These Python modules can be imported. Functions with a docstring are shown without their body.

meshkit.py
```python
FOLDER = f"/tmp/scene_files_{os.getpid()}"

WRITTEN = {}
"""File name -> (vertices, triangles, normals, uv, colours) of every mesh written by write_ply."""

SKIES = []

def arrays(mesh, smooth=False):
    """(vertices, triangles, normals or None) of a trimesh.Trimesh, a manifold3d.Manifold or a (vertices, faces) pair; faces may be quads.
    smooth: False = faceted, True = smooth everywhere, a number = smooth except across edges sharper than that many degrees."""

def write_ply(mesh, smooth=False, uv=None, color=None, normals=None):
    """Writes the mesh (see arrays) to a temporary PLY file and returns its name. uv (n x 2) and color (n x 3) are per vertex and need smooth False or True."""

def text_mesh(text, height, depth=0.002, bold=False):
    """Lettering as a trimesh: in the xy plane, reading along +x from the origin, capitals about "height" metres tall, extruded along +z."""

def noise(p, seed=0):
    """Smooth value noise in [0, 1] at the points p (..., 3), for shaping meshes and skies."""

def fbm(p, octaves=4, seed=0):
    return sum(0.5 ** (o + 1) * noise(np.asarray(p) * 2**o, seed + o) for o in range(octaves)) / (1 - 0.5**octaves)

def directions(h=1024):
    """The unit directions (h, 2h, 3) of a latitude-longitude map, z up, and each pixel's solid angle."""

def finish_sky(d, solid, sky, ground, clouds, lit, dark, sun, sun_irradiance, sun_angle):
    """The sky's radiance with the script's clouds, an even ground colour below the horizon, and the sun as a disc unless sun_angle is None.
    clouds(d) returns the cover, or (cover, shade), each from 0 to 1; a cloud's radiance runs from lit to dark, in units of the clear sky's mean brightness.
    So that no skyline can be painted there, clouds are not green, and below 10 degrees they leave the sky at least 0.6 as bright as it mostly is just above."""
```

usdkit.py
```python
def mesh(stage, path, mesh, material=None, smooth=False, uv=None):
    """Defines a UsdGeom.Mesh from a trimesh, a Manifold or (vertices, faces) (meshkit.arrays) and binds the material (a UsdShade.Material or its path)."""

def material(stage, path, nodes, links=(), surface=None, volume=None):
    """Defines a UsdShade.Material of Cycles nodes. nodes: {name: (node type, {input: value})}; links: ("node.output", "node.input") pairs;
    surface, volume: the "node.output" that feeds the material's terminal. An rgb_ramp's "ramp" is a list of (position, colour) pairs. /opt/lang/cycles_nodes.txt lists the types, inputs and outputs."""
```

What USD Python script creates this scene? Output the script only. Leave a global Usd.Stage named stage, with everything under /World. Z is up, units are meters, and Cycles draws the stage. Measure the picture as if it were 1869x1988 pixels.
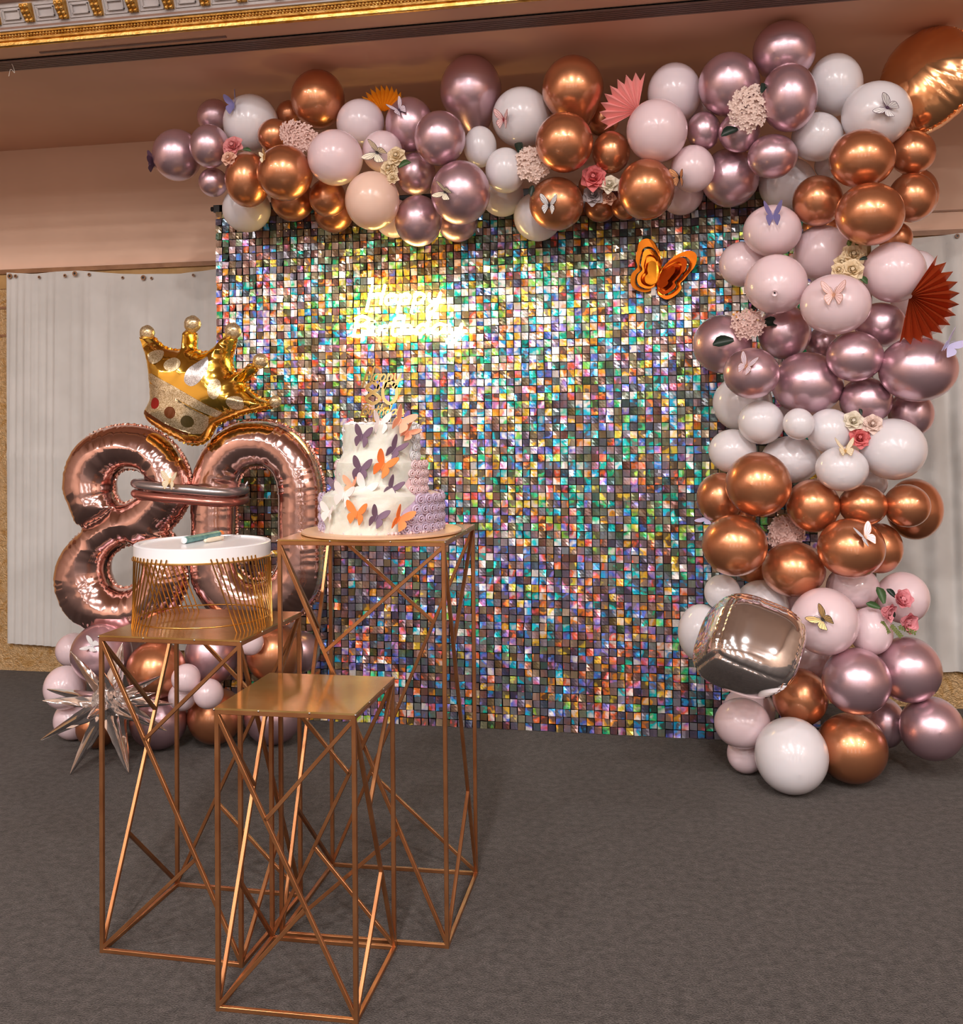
import math, random
import numpy as np, trimesh, shapely, shapely.affinity, usdkit, meshkit
from shapely.geometry import Polygon, LineString, Point, MultiPolygon
from shapely.ops import unary_union
from scipy.spatial import Delaunay
from pxr import Usd, UsdGeom, UsdLux, UsdShade, Gf, Sdf, Vt

stage = Usd.Stage.CreateInMemory()
UsdGeom.SetStageUpAxis(stage, 'Z')
UsdGeom.SetStageMetersPerUnit(stage, 1.0)
UsdGeom.Xform.Define(stage, '/World')
UsdGeom.Scope.Define(stage, '/World/Looks')
rng = np.random.default_rng(7)

# ------------------------------------------------------------------ camera
W, H = 1869.0, 1988.0
F, YAW, PITCH, ROLL = 2020.43, -0.1943, 0.0193, -0.0096          # focal length in pixels, angles in radians
EYE = np.array([1.9249, -4.0625, 1.2028])
SHIFT = -210.77                                                    # principal point above the frame's centre, pixels
_f = np.array([math.sin(YAW) * math.cos(PITCH), math.cos(YAW) * math.cos(PITCH), math.sin(PITCH)])
_r0 = np.array([math.cos(YAW), -math.sin(YAW), 0.0]); _u0 = np.cross(_r0, _f)
RIGHT = math.cos(ROLL) * _r0 + math.sin(ROLL) * _u0
UP = -math.sin(ROLL) * _r0 + math.cos(ROLL) * _u0
FWD = _f
cam = UsdGeom.Camera.Define(stage, '/World/camera')
m = np.eye(4); m[0, :3], m[1, :3], m[2, :3], m[3, :3] = RIGHT, UP, -FWD, EYE
cam.AddTransformOp().Set(Gf.Matrix4d(*m.ravel().tolist()))
cam.CreateHorizontalApertureAttr(36.0)
cam.CreateVerticalApertureAttr(36.0 * H / W)
cam.CreateFocalLengthAttr(F / W * 36.0)
cam.CreateVerticalApertureOffsetAttr(SHIFT / W * 36.0)
cam.CreateClippingRangeAttr(Gf.Vec2f(0.05, 200.0))
EXPOSURE = 0.0
cam.CreateExposureAttr(EXPOSURE)

def ray(px, py):
    return (px - W / 2) / F * RIGHT - (py - H / 2 - SHIFT) / F * UP + FWD
def at(px, py, Y):
    d = ray(px, py); return EYE + (Y - EYE[1]) / d[1] * d
def at_z(px, py, Z):
    d = ray(px, py); return EYE + (Z - EYE[2]) / d[2] * d
def mpp(P):
    return float((np.asarray(P) - EYE) @ FWD) / F                 # metres per pixel at P

# ------------------------------------------------------------------ the hall's lamps
LAMP = (1.0, 0.915, 0.895)
HALL_Z = 4.4
LAMPS = [(1.6 + 2.6 * k + .5 * r, y - .27 * k * k + .16 * k) for r, y in enumerate((-4.9, -7.2, -9.7)) for k in range(-2, 3)] + [(1.75, -6.2)]
LAMP_POWER = 545.0
for k, (x, y) in enumerate(LAMPS):
    l = UsdLux.DiskLight.Define(stage, f'/World/ceiling_lamp_glow_{k:03d}')
    l.CreateRadiusAttr(0.13); l.CreateIntensityAttr(LAMP_POWER); l.CreateColorAttr(Gf.Vec3f(*LAMP))
    l.AddTranslateOp().Set(Gf.Vec3d(x, y, HALL_Z - 0.03))
dome = UsdLux.DomeLight.Define(stage, '/World/ambient')
dome.CreateIntensityAttr(0.12); dome.CreateColorAttr(Gf.Vec3f(1, 0.85, 0.75))

# ------------------------------------------------------------------ helpers: prims
_used, _loc = {}, {}
def free(parent, name):
    k = (parent, name); n = _used.get(k, 0); _used[k] = n + 1
    return f'{parent}/{name}' if n == 0 else f'{parent}/{name}_{n:03d}'
def setdata(prim, **kw):
    for k, v in kw.items():
        if v: prim.SetCustomDataByKey(k, v)
def thing(name, label, category, loc=(0, 0, 0), group=None, kind=None):
    p = free('/World', name); x = UsdGeom.Xform.Define(stage, p); x.AddTranslateOp().Set(Gf.Vec3d(*map(float, loc)))
    _loc[p] = np.asarray(loc, float); setdata(x.GetPrim(), label=label, category=category, group=group, kind=kind)
    return p
def va(mesh):
    if isinstance(mesh, (tuple, list)): return np.asarray(mesh[0], float), np.asarray(mesh[1], int)
    return np.asarray(mesh.vertices, float), np.asarray(mesh.faces, int)
def part(parent, name, mesh, mat, smooth=False, label=None, kind=None):
    """One Mesh prim under parent; the mesh is given in world coordinates."""
    v, f = va(mesh); p = free(parent, name)
    if f.shape[1] == 4: f = np.vstack([f[:, [0, 1, 2]], f[:, [0, 2, 3]]])
    pr = usdkit.mesh(stage, p, (v - _loc[parent], f), mat, smooth)
    _loc[p] = _loc[parent]
    setdata(pr.GetPrim(), label=label, kind=kind)
    return p
def single(name, mesh, mat, label=None, category=None, smooth=False, group=None, kind=None, loc=None):
    """A top-level thing that is one Mesh."""
    v, f = va(mesh); p = free('/World', name)
    if f.shape[1] == 4: f = np.vstack([f[:, [0, 1, 2]], f[:, [0, 2, 3]]])
    loc = np.array([v[:, 0].mean(), v[:, 1].mean(), v[:, 2].min()]) if loc is None else np.asarray(loc, float)
    pr = usdkit.mesh(stage, p, (v - loc, f), mat, smooth); pr.AddTranslateOp().Set(Gf.Vec3d(*loc.tolist()))
    _loc[p] = loc; setdata(pr.GetPrim(), label=label, category=category, group=group, kind=kind)
    return p
def struct(name, mesh, mat, label=None, smooth=False):
    return single(name, mesh, mat, label, None, smooth, kind='structure')

# ------------------------------------------------------------------ helpers: shapes
def cat(ms):
    V, Fs, n = [], [], 0
    for q in ms:
        v, f = va(q)
        if f.shape[1] == 4: f = np.vstack([f[:, [0, 1, 2]], f[:, [0, 2, 3]]])
        V.append(v); Fs.append(f + n); n += len(v)
    return np.vstack(V), np.vstack(Fs)
def box(a, b):
    a, b = np.minimum(a, b), np.maximum(a, b)
    t = trimesh.creation.box(np.asarray(b) - a); t.apply_translation((np.asarray(a) + b) / 2); return va(t)
def frame_of(d):
    d = np.asarray(d, float); d = d / np.linalg.norm(d)
    h = np.array([0, 0, 1.0]) if abs(d[2]) < .9 else np.array([0, 1.0, 0])
    a = np.cross(h, d); a /= np.linalg.norm(a); return a, np.cross(d, a), d
def bar(a, b, w, h=None):
    """A square bar from a to b with softened long edges."""
    a, b = np.asarray(a, float), np.asarray(b, float); e1, e2, _ = frame_of(b - a); h = h or w; c = .18
    prof = np.array([(-1 + c, -1), (1 - c, -1), (1, -1 + c), (1, 1 - c), (1 - c, 1), (-1 + c, 1), (-1, 1 - c), (-1, -1 + c)]) / 2
    ring = prof[:, :1] * w * e1 + prof[:, 1:] * h * e2
    v = np.vstack([a + ring, b + ring]); f = []
    for i in range(8): f.append((i, (i + 1) % 8, 8 + (i + 1) % 8, 8 + i))
    f = np.array(f); f = np.vstack([f[:, [0, 1, 2]], f[:, [0, 2, 3]]])
    caps = [(0, i + 1, i) for i in range(1, 7)] + [(8, 8 + i, 8 + i + 1) for i in range(1, 7)]
    return v, np.vstack([f, caps])
def tube(pts, r, sides=8, closed=False):
    p = np.asarray(pts, float); n = len(p); r = np.broadcast_to(np.asarray(r, float), (n,))
    t = (np.roll(p, -1, 0) - np.roll(p, 1, 0)) if closed else np.gradient(p, axis=0)
    t /= np.linalg.norm(t, axis=1, keepdims=True) + 1e-12
    a = frame_of(t[0])[0]; A = []
    for i in range(n):
        a = a - (a @ t[i]) * t[i]; a /= np.linalg.norm(a) + 1e-12; A.append(a)
    A = np.array(A); B = np.cross(t, A); ang = np.arange(sides) * 2 * math.pi / sides
    v = (p[:, None] + r[:, None, None] * (np.cos(ang)[None, :, None] * A[:, None] + np.sin(ang)[None, :, None] * B[:, None])).reshape(-1, 3)
    f = []
    for i in range(n if closed else n - 1):
        for j in range(sides):
            k = (j + 1) % sides; i2 = (i + 1) % n
            f += [(i * sides + j, i * sides + k, i2 * sides + k), (i * sides + j, i2 * sides + k, i2 * sides + j)]
    if not closed:
        c0, c1 = len(v), len(v) + 1; v = np.vstack([v, p[:1] - t[:1] * r[0] * .5, p[-1:] + t[-1:] * r[-1] * .5]); e = (n - 1) * sides
        for j in range(sides):
            k = (j + 1) % sides; f += [(c0, k, j), (c1, e + j, e + k)]
    return v, np.array(f)
def lathe(prof, n=32, a0=0.0, a1=2 * math.pi):
    """prof: (radius, z) pairs from bottom to top, turned around z."""
    prof = np.asarray(prof, float); full = abs(a1 - a0 - 2 * math.pi) < 1e-6; c = n if full else n + 1
    ang = a0 + (a1 - a0) * np.arange(c) / n
    v = np.stack([prof[:, None, 0] * np.cos(ang), prof[:, None, 0] * np.sin(ang), np.broadcast_to(prof[:, None, 1], (len(prof), c))], -1).reshape(-1, 3); f = []
    for i in range(len(prof) - 1):
        for j in range(n):
            k = (j + 1) % c; f += [(i * c + j, i * c + k, (i + 1) * c + k), (i * c + j, (i + 1) * c + k, (i + 1) * c + j)]
    return v, np.array(f)
def grid(P):
    """P: (m, n, 3) points -> a sheet."""
    m_, n_ = P.shape[:2]; i, j = np.meshgrid(np.arange(m_ - 1), np.arange(n_ - 1), indexing='ij'); a = (i * n_ + j).ravel()
    return P.reshape(-1, 3), np.vstack([np.stack([a, a + 1, a + n_ + 1], 1), np.stack([a, a + n_ + 1, a + n_], 1)])
def spline(pts, n=10, closed=False):
    p = np.asarray(pts, float)
    if len(p) < 3: return np.array([p[0] + (p[-1] - p[0]) * t for t in np.linspace(0, 1, n)])
    q = np.vstack([p[-1:], p, p[:2]]) if closed else np.vstack([2 * p[:1] - p[1:2], p, 2 * p[-1:] - p[-2:-1]]); o = []
    for i in range(len(q) - 3):
        a, b, c, d = q[i:i + 4]
        for t in np.linspace(0, 1, n, endpoint=False):
            o.append(.5 * (2 * b + (c - a) * t + (2 * a - 5 * b + 4 * c - d) * t * t + (3 * b - a - 3 * c + d) * t ** 3))
    if not closed: o.append(p[-1])
    return np.array(o)
def place(mesh, O, ex, ey, ez):
    v, f = va(mesh); return v[:, :1] * ex + v[:, 1:2] * ey + v[:, 2:] * ez + np.asarray(O), f
def extrude(poly, h):
    """A polygon (or several) as a plate of thickness h, xy plane, from z = 0."""
    gs = [g for g in getattr(poly, 'geoms', [poly]) if g.geom_type == 'Polygon' and g.area > 1e-9]
    return cat([va(trimesh.creation.extrude_polygon(g, h, engine='earcut')) for g in gs])
def facing(n, ang=0.0):
    """Axes (x right, y up, z out) on a surface with outward normal n, turned by ang degrees."""
    n = np.asarray(n, float); n = n / np.linalg.norm(n); ex = np.cross([0, 0, 1.0], n)
    ex = np.array([1.0, 0, 0]) if np.linalg.norm(ex) < 1e-3 else ex / np.linalg.norm(ex); ey = np.cross(n, ex)
    c, s = math.cos(math.radians(ang)), math.sin(math.radians(ang)); return c * ex + s * ey, -s * ex + c * ey, n

class Foil:
    """A flat outline (x, z) inflated to both sides like a foil balloon."""
    def __init__(self, poly, w, k=1.0, wrinkle=.05, freq=160.0, reach=.35, res=.012, slits=()):
        self.w, self.k, self.wr, self.fr, self.reach = w, k, wrinkle, freq, reach
        self.outer = poly
        self.cr = unary_union([LineString(s) for s in slits]) if slits else None
        self.poly = poly; self.bound = poly.boundary
        self.lines = list(getattr(self.bound, 'geoms', [self.bound]))
        P = []
        for th in np.radians([0, 9, 20, 33, 47, 62, 78]):
            d = w * (1 - math.cos(th)); g = poly.buffer(-d, quad_segs=4) if d > 0 else poly
            for q in getattr(g, 'geoms', [g]):
                if q.is_empty: continue
                for rg in [q.exterior, *q.interiors]:
                    n = max(8, int(rg.length / (res * (.42 if th < .6 else .7))))
                    P += [np.array(rg.interpolate(t, normalized=True).coords[0]) for t in np.arange(n) / n]
        for s in slits:
            q = LineString(s)
            for o_ in (0, .004, -.004, .01, -.01, .018, -.018): P += [np.array(q.offset_curve(o_).interpolate(t, normalized=True).coords[0]) for t in np.linspace(.04, .96, 22)]
        x0, y0, x1, y1 = poly.bounds; gx, gy = np.meshgrid(np.arange(x0, x1, res), np.arange(y0, y1, res)); G = np.stack([gx.ravel(), gy.ravel()], 1)
        inn = shapely.contains_xy(poly, G[:, 0], G[:, 1]); G = G[inn]; G = G[shapely.distance(self.bound, shapely.points(G)) > w * .8]
        P = np.vstack([np.array(P), G]); P = P[np.unique((P / 4e-4).round().astype(int), axis=0, return_index=True)[1]]
        t = Delaunay(P).simplices; c = P[t].mean(1); t = t[shapely.contains_xy(poly.buffer(1e-5), c[:, 0], c[:, 1])]
        a = P[t]; ar = (a[:, 1, 0] - a[:, 0, 0]) * (a[:, 2, 1] - a[:, 0, 1]) - (a[:, 2, 0] - a[:, 0, 0]) * (a[:, 1, 1] - a[:, 0, 1])
        t[ar < 0] = t[ar < 0][:, ::-1]; t = t[abs(ar) > 1e-10]
        self.P, self.t = P, t; z = self.height(P); z[shapely.distance(self.bound, shapely.points(P)) < 3e-4] = 0; self.z = z
    def height(self, P):
        pts = shapely.points(np.asarray(P, float)); d = np.minimum(shapely.distance(self.bound, pts), self.w)
        if self.cr is not None: d = np.minimum(d, .14 * self.w + shapely.distance(self.cr, pts))
        h = self.k * np.sqrt(np.maximum(0, self.w ** 2 - (self.w - d) ** 2))
        D = np.array([shapely.distance(l, pts) for l in self.lines]); S = np.array([shapely.line_locate_point(l, pts) for l in self.lines]); s = S[D.argmin(0), np.arange(len(P))]
        ph = s * self.fr + 2.2 * np.sin(s * self.fr * .31) + 1.7 * np.sin(s * self.fr * .13 + 1)
        amp = self.wr * np.exp(-d / (self.reach * self.w)) * (.6 + .4 * np.sin(s * 23)); return h * (1 + amp * np.sin(ph))
    def mesh(self, Y=0.0):
        P, z, t, n = self.P, self.z, self.t, len(self.P)
        fr = np.stack([P[:, 0], Y - z, P[:, 1]], 1); bk = np.stack([P[:, 0], Y + z, P[:, 1]], 1); ids = np.arange(n) + n; ids[z == 0] = np.arange(n)[z == 0]
        v, f = np.vstack([fr, bk]), np.vstack([t, ids[t][:, ::-1]])
        used = np.unique(f); mp = np.zeros(len(v), int); mp[used] = np.arange(len(used)); return v[used], mp[f]
    def seam(self, Y=0.0, width=.007, ruffle=.0035, freq=420.0):
        """The flat welded edge around the outline, slightly ruffled."""
        ms = []
        for rg in [self.outer.exterior, *self.outer.interiors]:
            n = max(24, int(rg.length / .005)); p = np.array([rg.interpolate(q, normalized=True).coords[0] for q in np.arange(n) / n]); t = np.roll(p, -1, 0) - np.roll(p, 1, 0); t /= np.linalg.norm(t, axis=1, keepdims=True) + 1e-9
            nn = np.stack([t[:, 1], -t[:, 0]], 1)
            if not rg.is_ccw: pass
            probe = shapely.contains_xy(self.outer, *(p + nn * .002).T); nn[probe] *= -1
            s = np.arange(n) * rg.length / n; wob = width * (.8 + .3 * np.sin(s * 300 + 2 * np.sin(s * 41))); o = p + nn * wob[:, None]; y = ruffle * np.sin(s * freq + 3 * np.sin(s * 57)); i = p - nn * .002
            v = np.vstack([np.stack([i[:, 0], np.full(n, Y - .0008), i[:, 1]], 1), np.stack([o[:, 0], Y + y - .0004, o[:, 1]], 1), np.stack([i[:, 0], np.full(n, Y + .0008), i[:, 1]], 1), np.stack([o[:, 0], Y + y + .0004, o[:, 1]], 1)]); f = []
            for a in range(n):
                b = (a + 1) % n; f += [(a, n + a, n + b), (a, n + b, b), (2 * n + a, 3 * n + b, 3 * n + a), (2 * n + a, 2 * n + b, 3 * n + b), (n + a, 3 * n + a, 3 * n + b), (n + a, 3 * n + b, n + b)]
            ms.append((v, np.array(f)))
        return cat(ms)
    def patch(self, poly, Y=0.0, lift=.0012, res=.008):
        """A print lying on the front of the balloon."""
        poly = poly.intersection(self.poly.buffer(-.004)); ms = []
        for g in getattr(poly, 'geoms', [poly]):
            if g.is_empty or g.geom_type != 'Polygon': continue
            n = max(12, int(g.exterior.length / res)); P = [np.array(g.exterior.interpolate(q, normalized=True).coords[0]) for q in np.arange(n) / n]
            for it in g.interiors:
                m_ = max(10, int(it.length / res)); P += [np.array(it.interpolate(q, normalized=True).coords[0]) for q in np.arange(m_) / m_]
            x0, y0, x1, y1 = g.bounds; gx, gy = np.meshgrid(np.arange(x0, x1, res), np.arange(y0, y1, res)); G = np.stack([gx.ravel(), gy.ravel()], 1); G = G[shapely.contains_xy(g.buffer(-res * .4), G[:, 0], G[:, 1])]
            P = np.vstack([np.array(P), G]); t = Delaunay(P).simplices; c = P[t].mean(1); t = t[shapely.contains_xy(g.buffer(1e-5), c[:, 0], c[:, 1])]
            a = P[t]; ar = (a[:, 1, 0] - a[:, 0, 0]) * (a[:, 2, 1] - a[:, 0, 1]) - (a[:, 2, 0] - a[:, 0, 0]) * (a[:, 1, 1] - a[:, 0, 1]); t[ar < 0] = t[ar < 0][:, ::-1]
            h = self.height(P) + lift; ms.append((np.stack([P[:, 0], Y - h, P[:, 1]], 1), t))
        return cat(ms)
def pxpoly(pts, Y, smooth=0):
    """An outline read in the photograph, as (x, z) on the plane at depth Y."""
    p = np.array([at(x, y, Y)[[0, 2]] for x, y in pts]); return spline(p, smooth, True) if smooth else p
def strokes(paths, Y, n=8):
    """A union of tapering strokes: each path is [(x, y, half width in pixels)...]."""
    out = []
    for path in paths:
        q = spline(np.array(path, float), n); c = [Point(*at(x, y, Y)[[0, 2]]).buffer(h * mpp(at(x, y, Y)), quad_segs=10) for x, y, h in q]
        out += [unary_union([c[i], c[i + 1]]).convex_hull for i in range(len(c) - 1)]
    return unary_union(out).buffer(.002).buffer(-.002)

# ------------------------------------------------------------------ materials
def M(name, nodes, links, surface='p.BSDF'):
    return usdkit.material(stage, f'/World/Looks/{name}', nodes, links, surface)
def plain(name, color, rough=.5, metal=0.0, **kw):
    return M(name, {'p': ('principled_bsdf', {'base_color': color, 'roughness': rough, 'metallic': metal, **kw})}, [])
def mottled(name, c1, c2, scale, rough=.5, metal=0.0, bump=0.0, bscale=None, dist=.01, detail=4, lo=.35, hi=.65, **kw):
    nodes = {'t': ('texture_coordinate', {}), 'n': ('noise_texture', {'scale': scale, 'detail': detail}), 'r': ('rgb_ramp', {'ramp': [(lo, c1), (hi, c2)]}),
             'p': ('principled_bsdf', {'roughness': rough, 'metallic': metal, **kw}), 'g': ('geometry', {})}
    links = [('g.position', 'n.vector'), ('n.fac', 'r.fac'), ('r.color', 'p.base_color')]
    if bump:
        nodes['m'] = ('noise_texture', {'scale': bscale or scale * 4, 'detail': 3}); nodes['b'] = ('bump', {'strength': bump, 'distance': dist})
        links += [('g.position', 'm.vector'), ('m.fac', 'b.height'), ('b.normal', 'p.normal')]
    return M(name, nodes, links)

carpet = M('carpet', {'g': ('geometry', {}), 'n1': ('noise_texture', {'scale': 260, 'detail': 3}), 'n2': ('noise_texture', {'scale': 42, 'detail': 6, 'roughness': .7}),
    'r1': ('rgb_ramp', {'ramp': [(.3, (.015, .0138, .0135)), (.7, (.080, .073, .071))]}), 'r2': ('rgb_ramp', {'ramp': [(.34, (.35, .34, .34)), (.68, (1.45, 1.40, 1.36))]}),
    'x': ('mix', {'mix_type': 'multiply', 'fac': 1.0}), 'b': ('bump', {'strength': .7, 'distance': .006}), 'p': ('principled_bsdf', {'roughness': .95, 'specular_ior_level': .15, 'sheen_weight': .25, 'sheen_tint': (.6, .55, .5)})},
    [('g.position', 'n1.vector'), ('g.position', 'n2.vector'), ('n1.fac', 'r1.fac'), ('n2.fac', 'r2.fac'), ('r1.color', 'x.color1'), ('r2.color', 'x.color2'), ('x.color', 'p.base_color'), ('n1.fac', 'b.height'), ('b.normal', 'p.normal')])
wall_paint = mottled('wall_paint', (.76, .525, .385), (.81, .565, .42), 3.0, .7, bump=.05, bscale=160, dist=.003)
soffit_paint = mottled('soffit_paint', (.80, .50, .345), (.85, .54, .38), 2.0, .65)
hall_paint = mottled('hall_paint', (.50, .36, .27), (.56, .41, .31), 1.0, .6)
hall_floor = plain('hall_floor', (.10, .07, .055), .6)
curtain_cloth = mottled('curtain_cloth', (.61, .605, .57), (.69, .685, .65), 5, .8, bump=.12, bscale=420, dist=.002)
gold_paper = M('gold_paper', {'g': ('geometry', {}), 'n': ('noise_texture', {'scale': 9, 'detail': 3, 'distortion': 2.2}), 'r': ('rgb_ramp', {'ramp': [(.35, (.52, .30, .10)), (.52, (.62, .42, .21)), (.7, (.50, .27, .08))]}),
    'n2': ('noise_texture', {'scale': 38, 'detail': 2, 'distortion': 3.0}), 'b': ('bump', {'strength': .8, 'distance': .012}), 'p': ('principled_bsdf', {'roughness': .5, 'metallic': .25})},
    [('g.position', 'n.vector'), ('n.fac', 'r.fac'), ('r.color', 'p.base_color'), ('g.position', 'n2.vector'), ('n2.fac', 'b.height'), ('b.normal', 'p.normal')])
gold_leaf = mottled('gold_leaf', (.62, .33, .06), (.85, .55, .18), 30, .32, .85, bump=.25, bscale=120, dist=.006)
brown_wood = mottled('brown_wood', (.26, .12, .05), (.36, .18, .08), 12, .45)
ochre_wood = mottled('ochre_wood', (.42, .24, .07), (.52, .31, .11), 10, .45)
frieze_paint = mottled('frieze_paint', (.50, .47, .46), (.58, .55, .53), 8, .6)
cornice_brown = plain('cornice_brown', (.42, .27, .21), .6)
diffuser_paint = plain('diffuser_paint', (.20, .13, .11), .5)
black_metal = plain('black_metal', (.012, .012, .013), .45, .3)
black_panel = plain('black_panel', (.008, .008, .009), .35)

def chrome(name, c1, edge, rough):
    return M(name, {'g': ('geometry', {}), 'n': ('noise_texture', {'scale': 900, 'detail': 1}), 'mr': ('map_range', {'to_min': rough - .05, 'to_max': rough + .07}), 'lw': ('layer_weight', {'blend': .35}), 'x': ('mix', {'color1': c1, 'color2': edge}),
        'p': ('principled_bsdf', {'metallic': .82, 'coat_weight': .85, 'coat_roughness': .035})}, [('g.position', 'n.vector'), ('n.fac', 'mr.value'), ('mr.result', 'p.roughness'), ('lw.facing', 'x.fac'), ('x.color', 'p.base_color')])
def latex(name, c, edge):
    return M(name, {'lw': ('layer_weight', {'blend': .3}), 'x': ('mix', {'color1': c, 'color2': edge}), 'p': ('principled_bsdf', {'roughness': .22, 'specular_ior_level': .45, 'subsurface_weight': .18, 'subsurface_radius': (1, .6, .5), 'subsurface_scale': .03, 'coat_weight': .5, 'coat_roughness': .03})},
        [('lw.facing', 'x.fac'), ('x.color', 'p.base_color')])
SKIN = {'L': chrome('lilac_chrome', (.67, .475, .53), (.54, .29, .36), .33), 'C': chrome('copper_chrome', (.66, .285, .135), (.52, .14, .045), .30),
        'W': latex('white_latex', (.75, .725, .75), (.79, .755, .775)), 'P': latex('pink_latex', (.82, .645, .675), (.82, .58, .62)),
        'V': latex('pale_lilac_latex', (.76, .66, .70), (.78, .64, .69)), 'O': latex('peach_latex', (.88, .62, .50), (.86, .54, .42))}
rose_foil = plain('rose_foil', (.86, .58, .53), .12, 1.0)
rose_foil_edge = plain('rose_foil_edge', (.72, .45, .36), .22, 1.0)
gold_foil = plain('gold_foil', (.95, .62, .11), .14, 1.0)
gold_foil_edge = plain('gold_foil_edge', (.80, .45, .08), .2, 1.0)
silver_foil = plain('silver_foil', (.93, .90, .89), .09, .97)
copper_foil = plain('copper_foil', (.90, .46, .21), .17, .92)
orange_foil = plain('orange_foil', (.85, .26, .02), .16, .9)
orange_foil_dark = plain('orange_foil_inner', (.62, .10, .01), .16, .9)
orange_foil_light = plain('orange_foil_core', (.95, .42, .03), .18, .85)
def glitter(name, c1, c2, scale):
    return M(name, {'g': ('geometry', {}), 'v': ('voronoi_texture', {'scale': scale}), 'r': ('rgb_ramp', {'ramp': [(0, c1), (1, c2)]}), 's': ('separate_color', {}), 'p': ('principled_bsdf', {'metallic': .8, 'roughness': .35}), 'b': ('bump', {'strength': .9, 'distance': .004})},
        [('g.position', 'v.vector'), ('v.color', 's.color'), ('s.r', 'r.fac'), ('r.color', 'p.base_color'), ('s.g', 'b.height'), ('b.normal', 'p.normal')])
gold_glitter = glitter('gold_glitter', (.45, .31, .12), (1, .88, .62), 420)
silver_glitter = glitter('silver_glitter', (.45, .42, .40), (.95, .93, .92), 380)
gem_red = plain('gem_red', (.30, .012, .008), .15, .2)
gem_brown = plain('gem_brown', (.16, .045, .012), .15, .2)
gem_olive = plain('gem_olive', (.07, .05, .015), .15, .2)
grey_chrome = chrome('grey_chrome', (.50, .47, .48), (.36, .31, .32), .24)
rose_chrome = chrome('rose_chrome', (.62, .24, .19), (.46, .12, .08), .24)
plinth_paint = mottled('plinth_paint', (.40, .165, .065), (.52, .24, .10), 14, .30, .85)
plinth_sheet = mottled('plinth_sheet', (.55, .30, .08), (.72, .46, .17), 7, .15, .8, detail=5, lo=.4, hi=.62)
gold_wire = plain('gold_wire', (.72, .42, .12), .25, 1.0)
white_enamel = plain('white_enamel', (.80, .81, .83), .25)
mirror_gold = plain('mirror_gold', (.60, .40, .15), .08, 1.0)
cream_white = mottled('cream_white', (.84, .81, .80), (.88, .86, .86), 60, .5, subsurface_weight=.2, subsurface_scale=.01)
cream_ivory = mottled('cream_ivory', (.74, .68, .58), (.80, .745, .65), 40, .5, bump=.2, bscale=70, dist=.006, subsurface_weight=.2, subsurface_scale=.01)
cream_pink = plain('cream_pink', (.84, .58, .57), .5, subsurface_weight=.2, subsurface_scale=.01)
cream_purple = plain('cream_purple', (.55, .41, .53), .5, subsurface_weight=.2, subsurface_scale=.01)
fondant = {'orange': plain('fondant_orange', (.90, .24, .055), .55), 'salmon': plain('fondant_salmon', (.92, .40, .24), .55), 'purple': plain('fondant_purple', (.20, .125, .185), .55), 'white': plain('fondant_white', (.86, .80, .77), .5)}
board_card = plain('board_card', (.72, .47, .30), .4, .2)
leaf_green = plain('leaf_green', (.05, .11, .035), .5)
leaf_dark = plain('leaf_dark', (.014, .03, .02), .45)
fern_green = plain('fern_green', (.16, .20, .05), .6)
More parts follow.
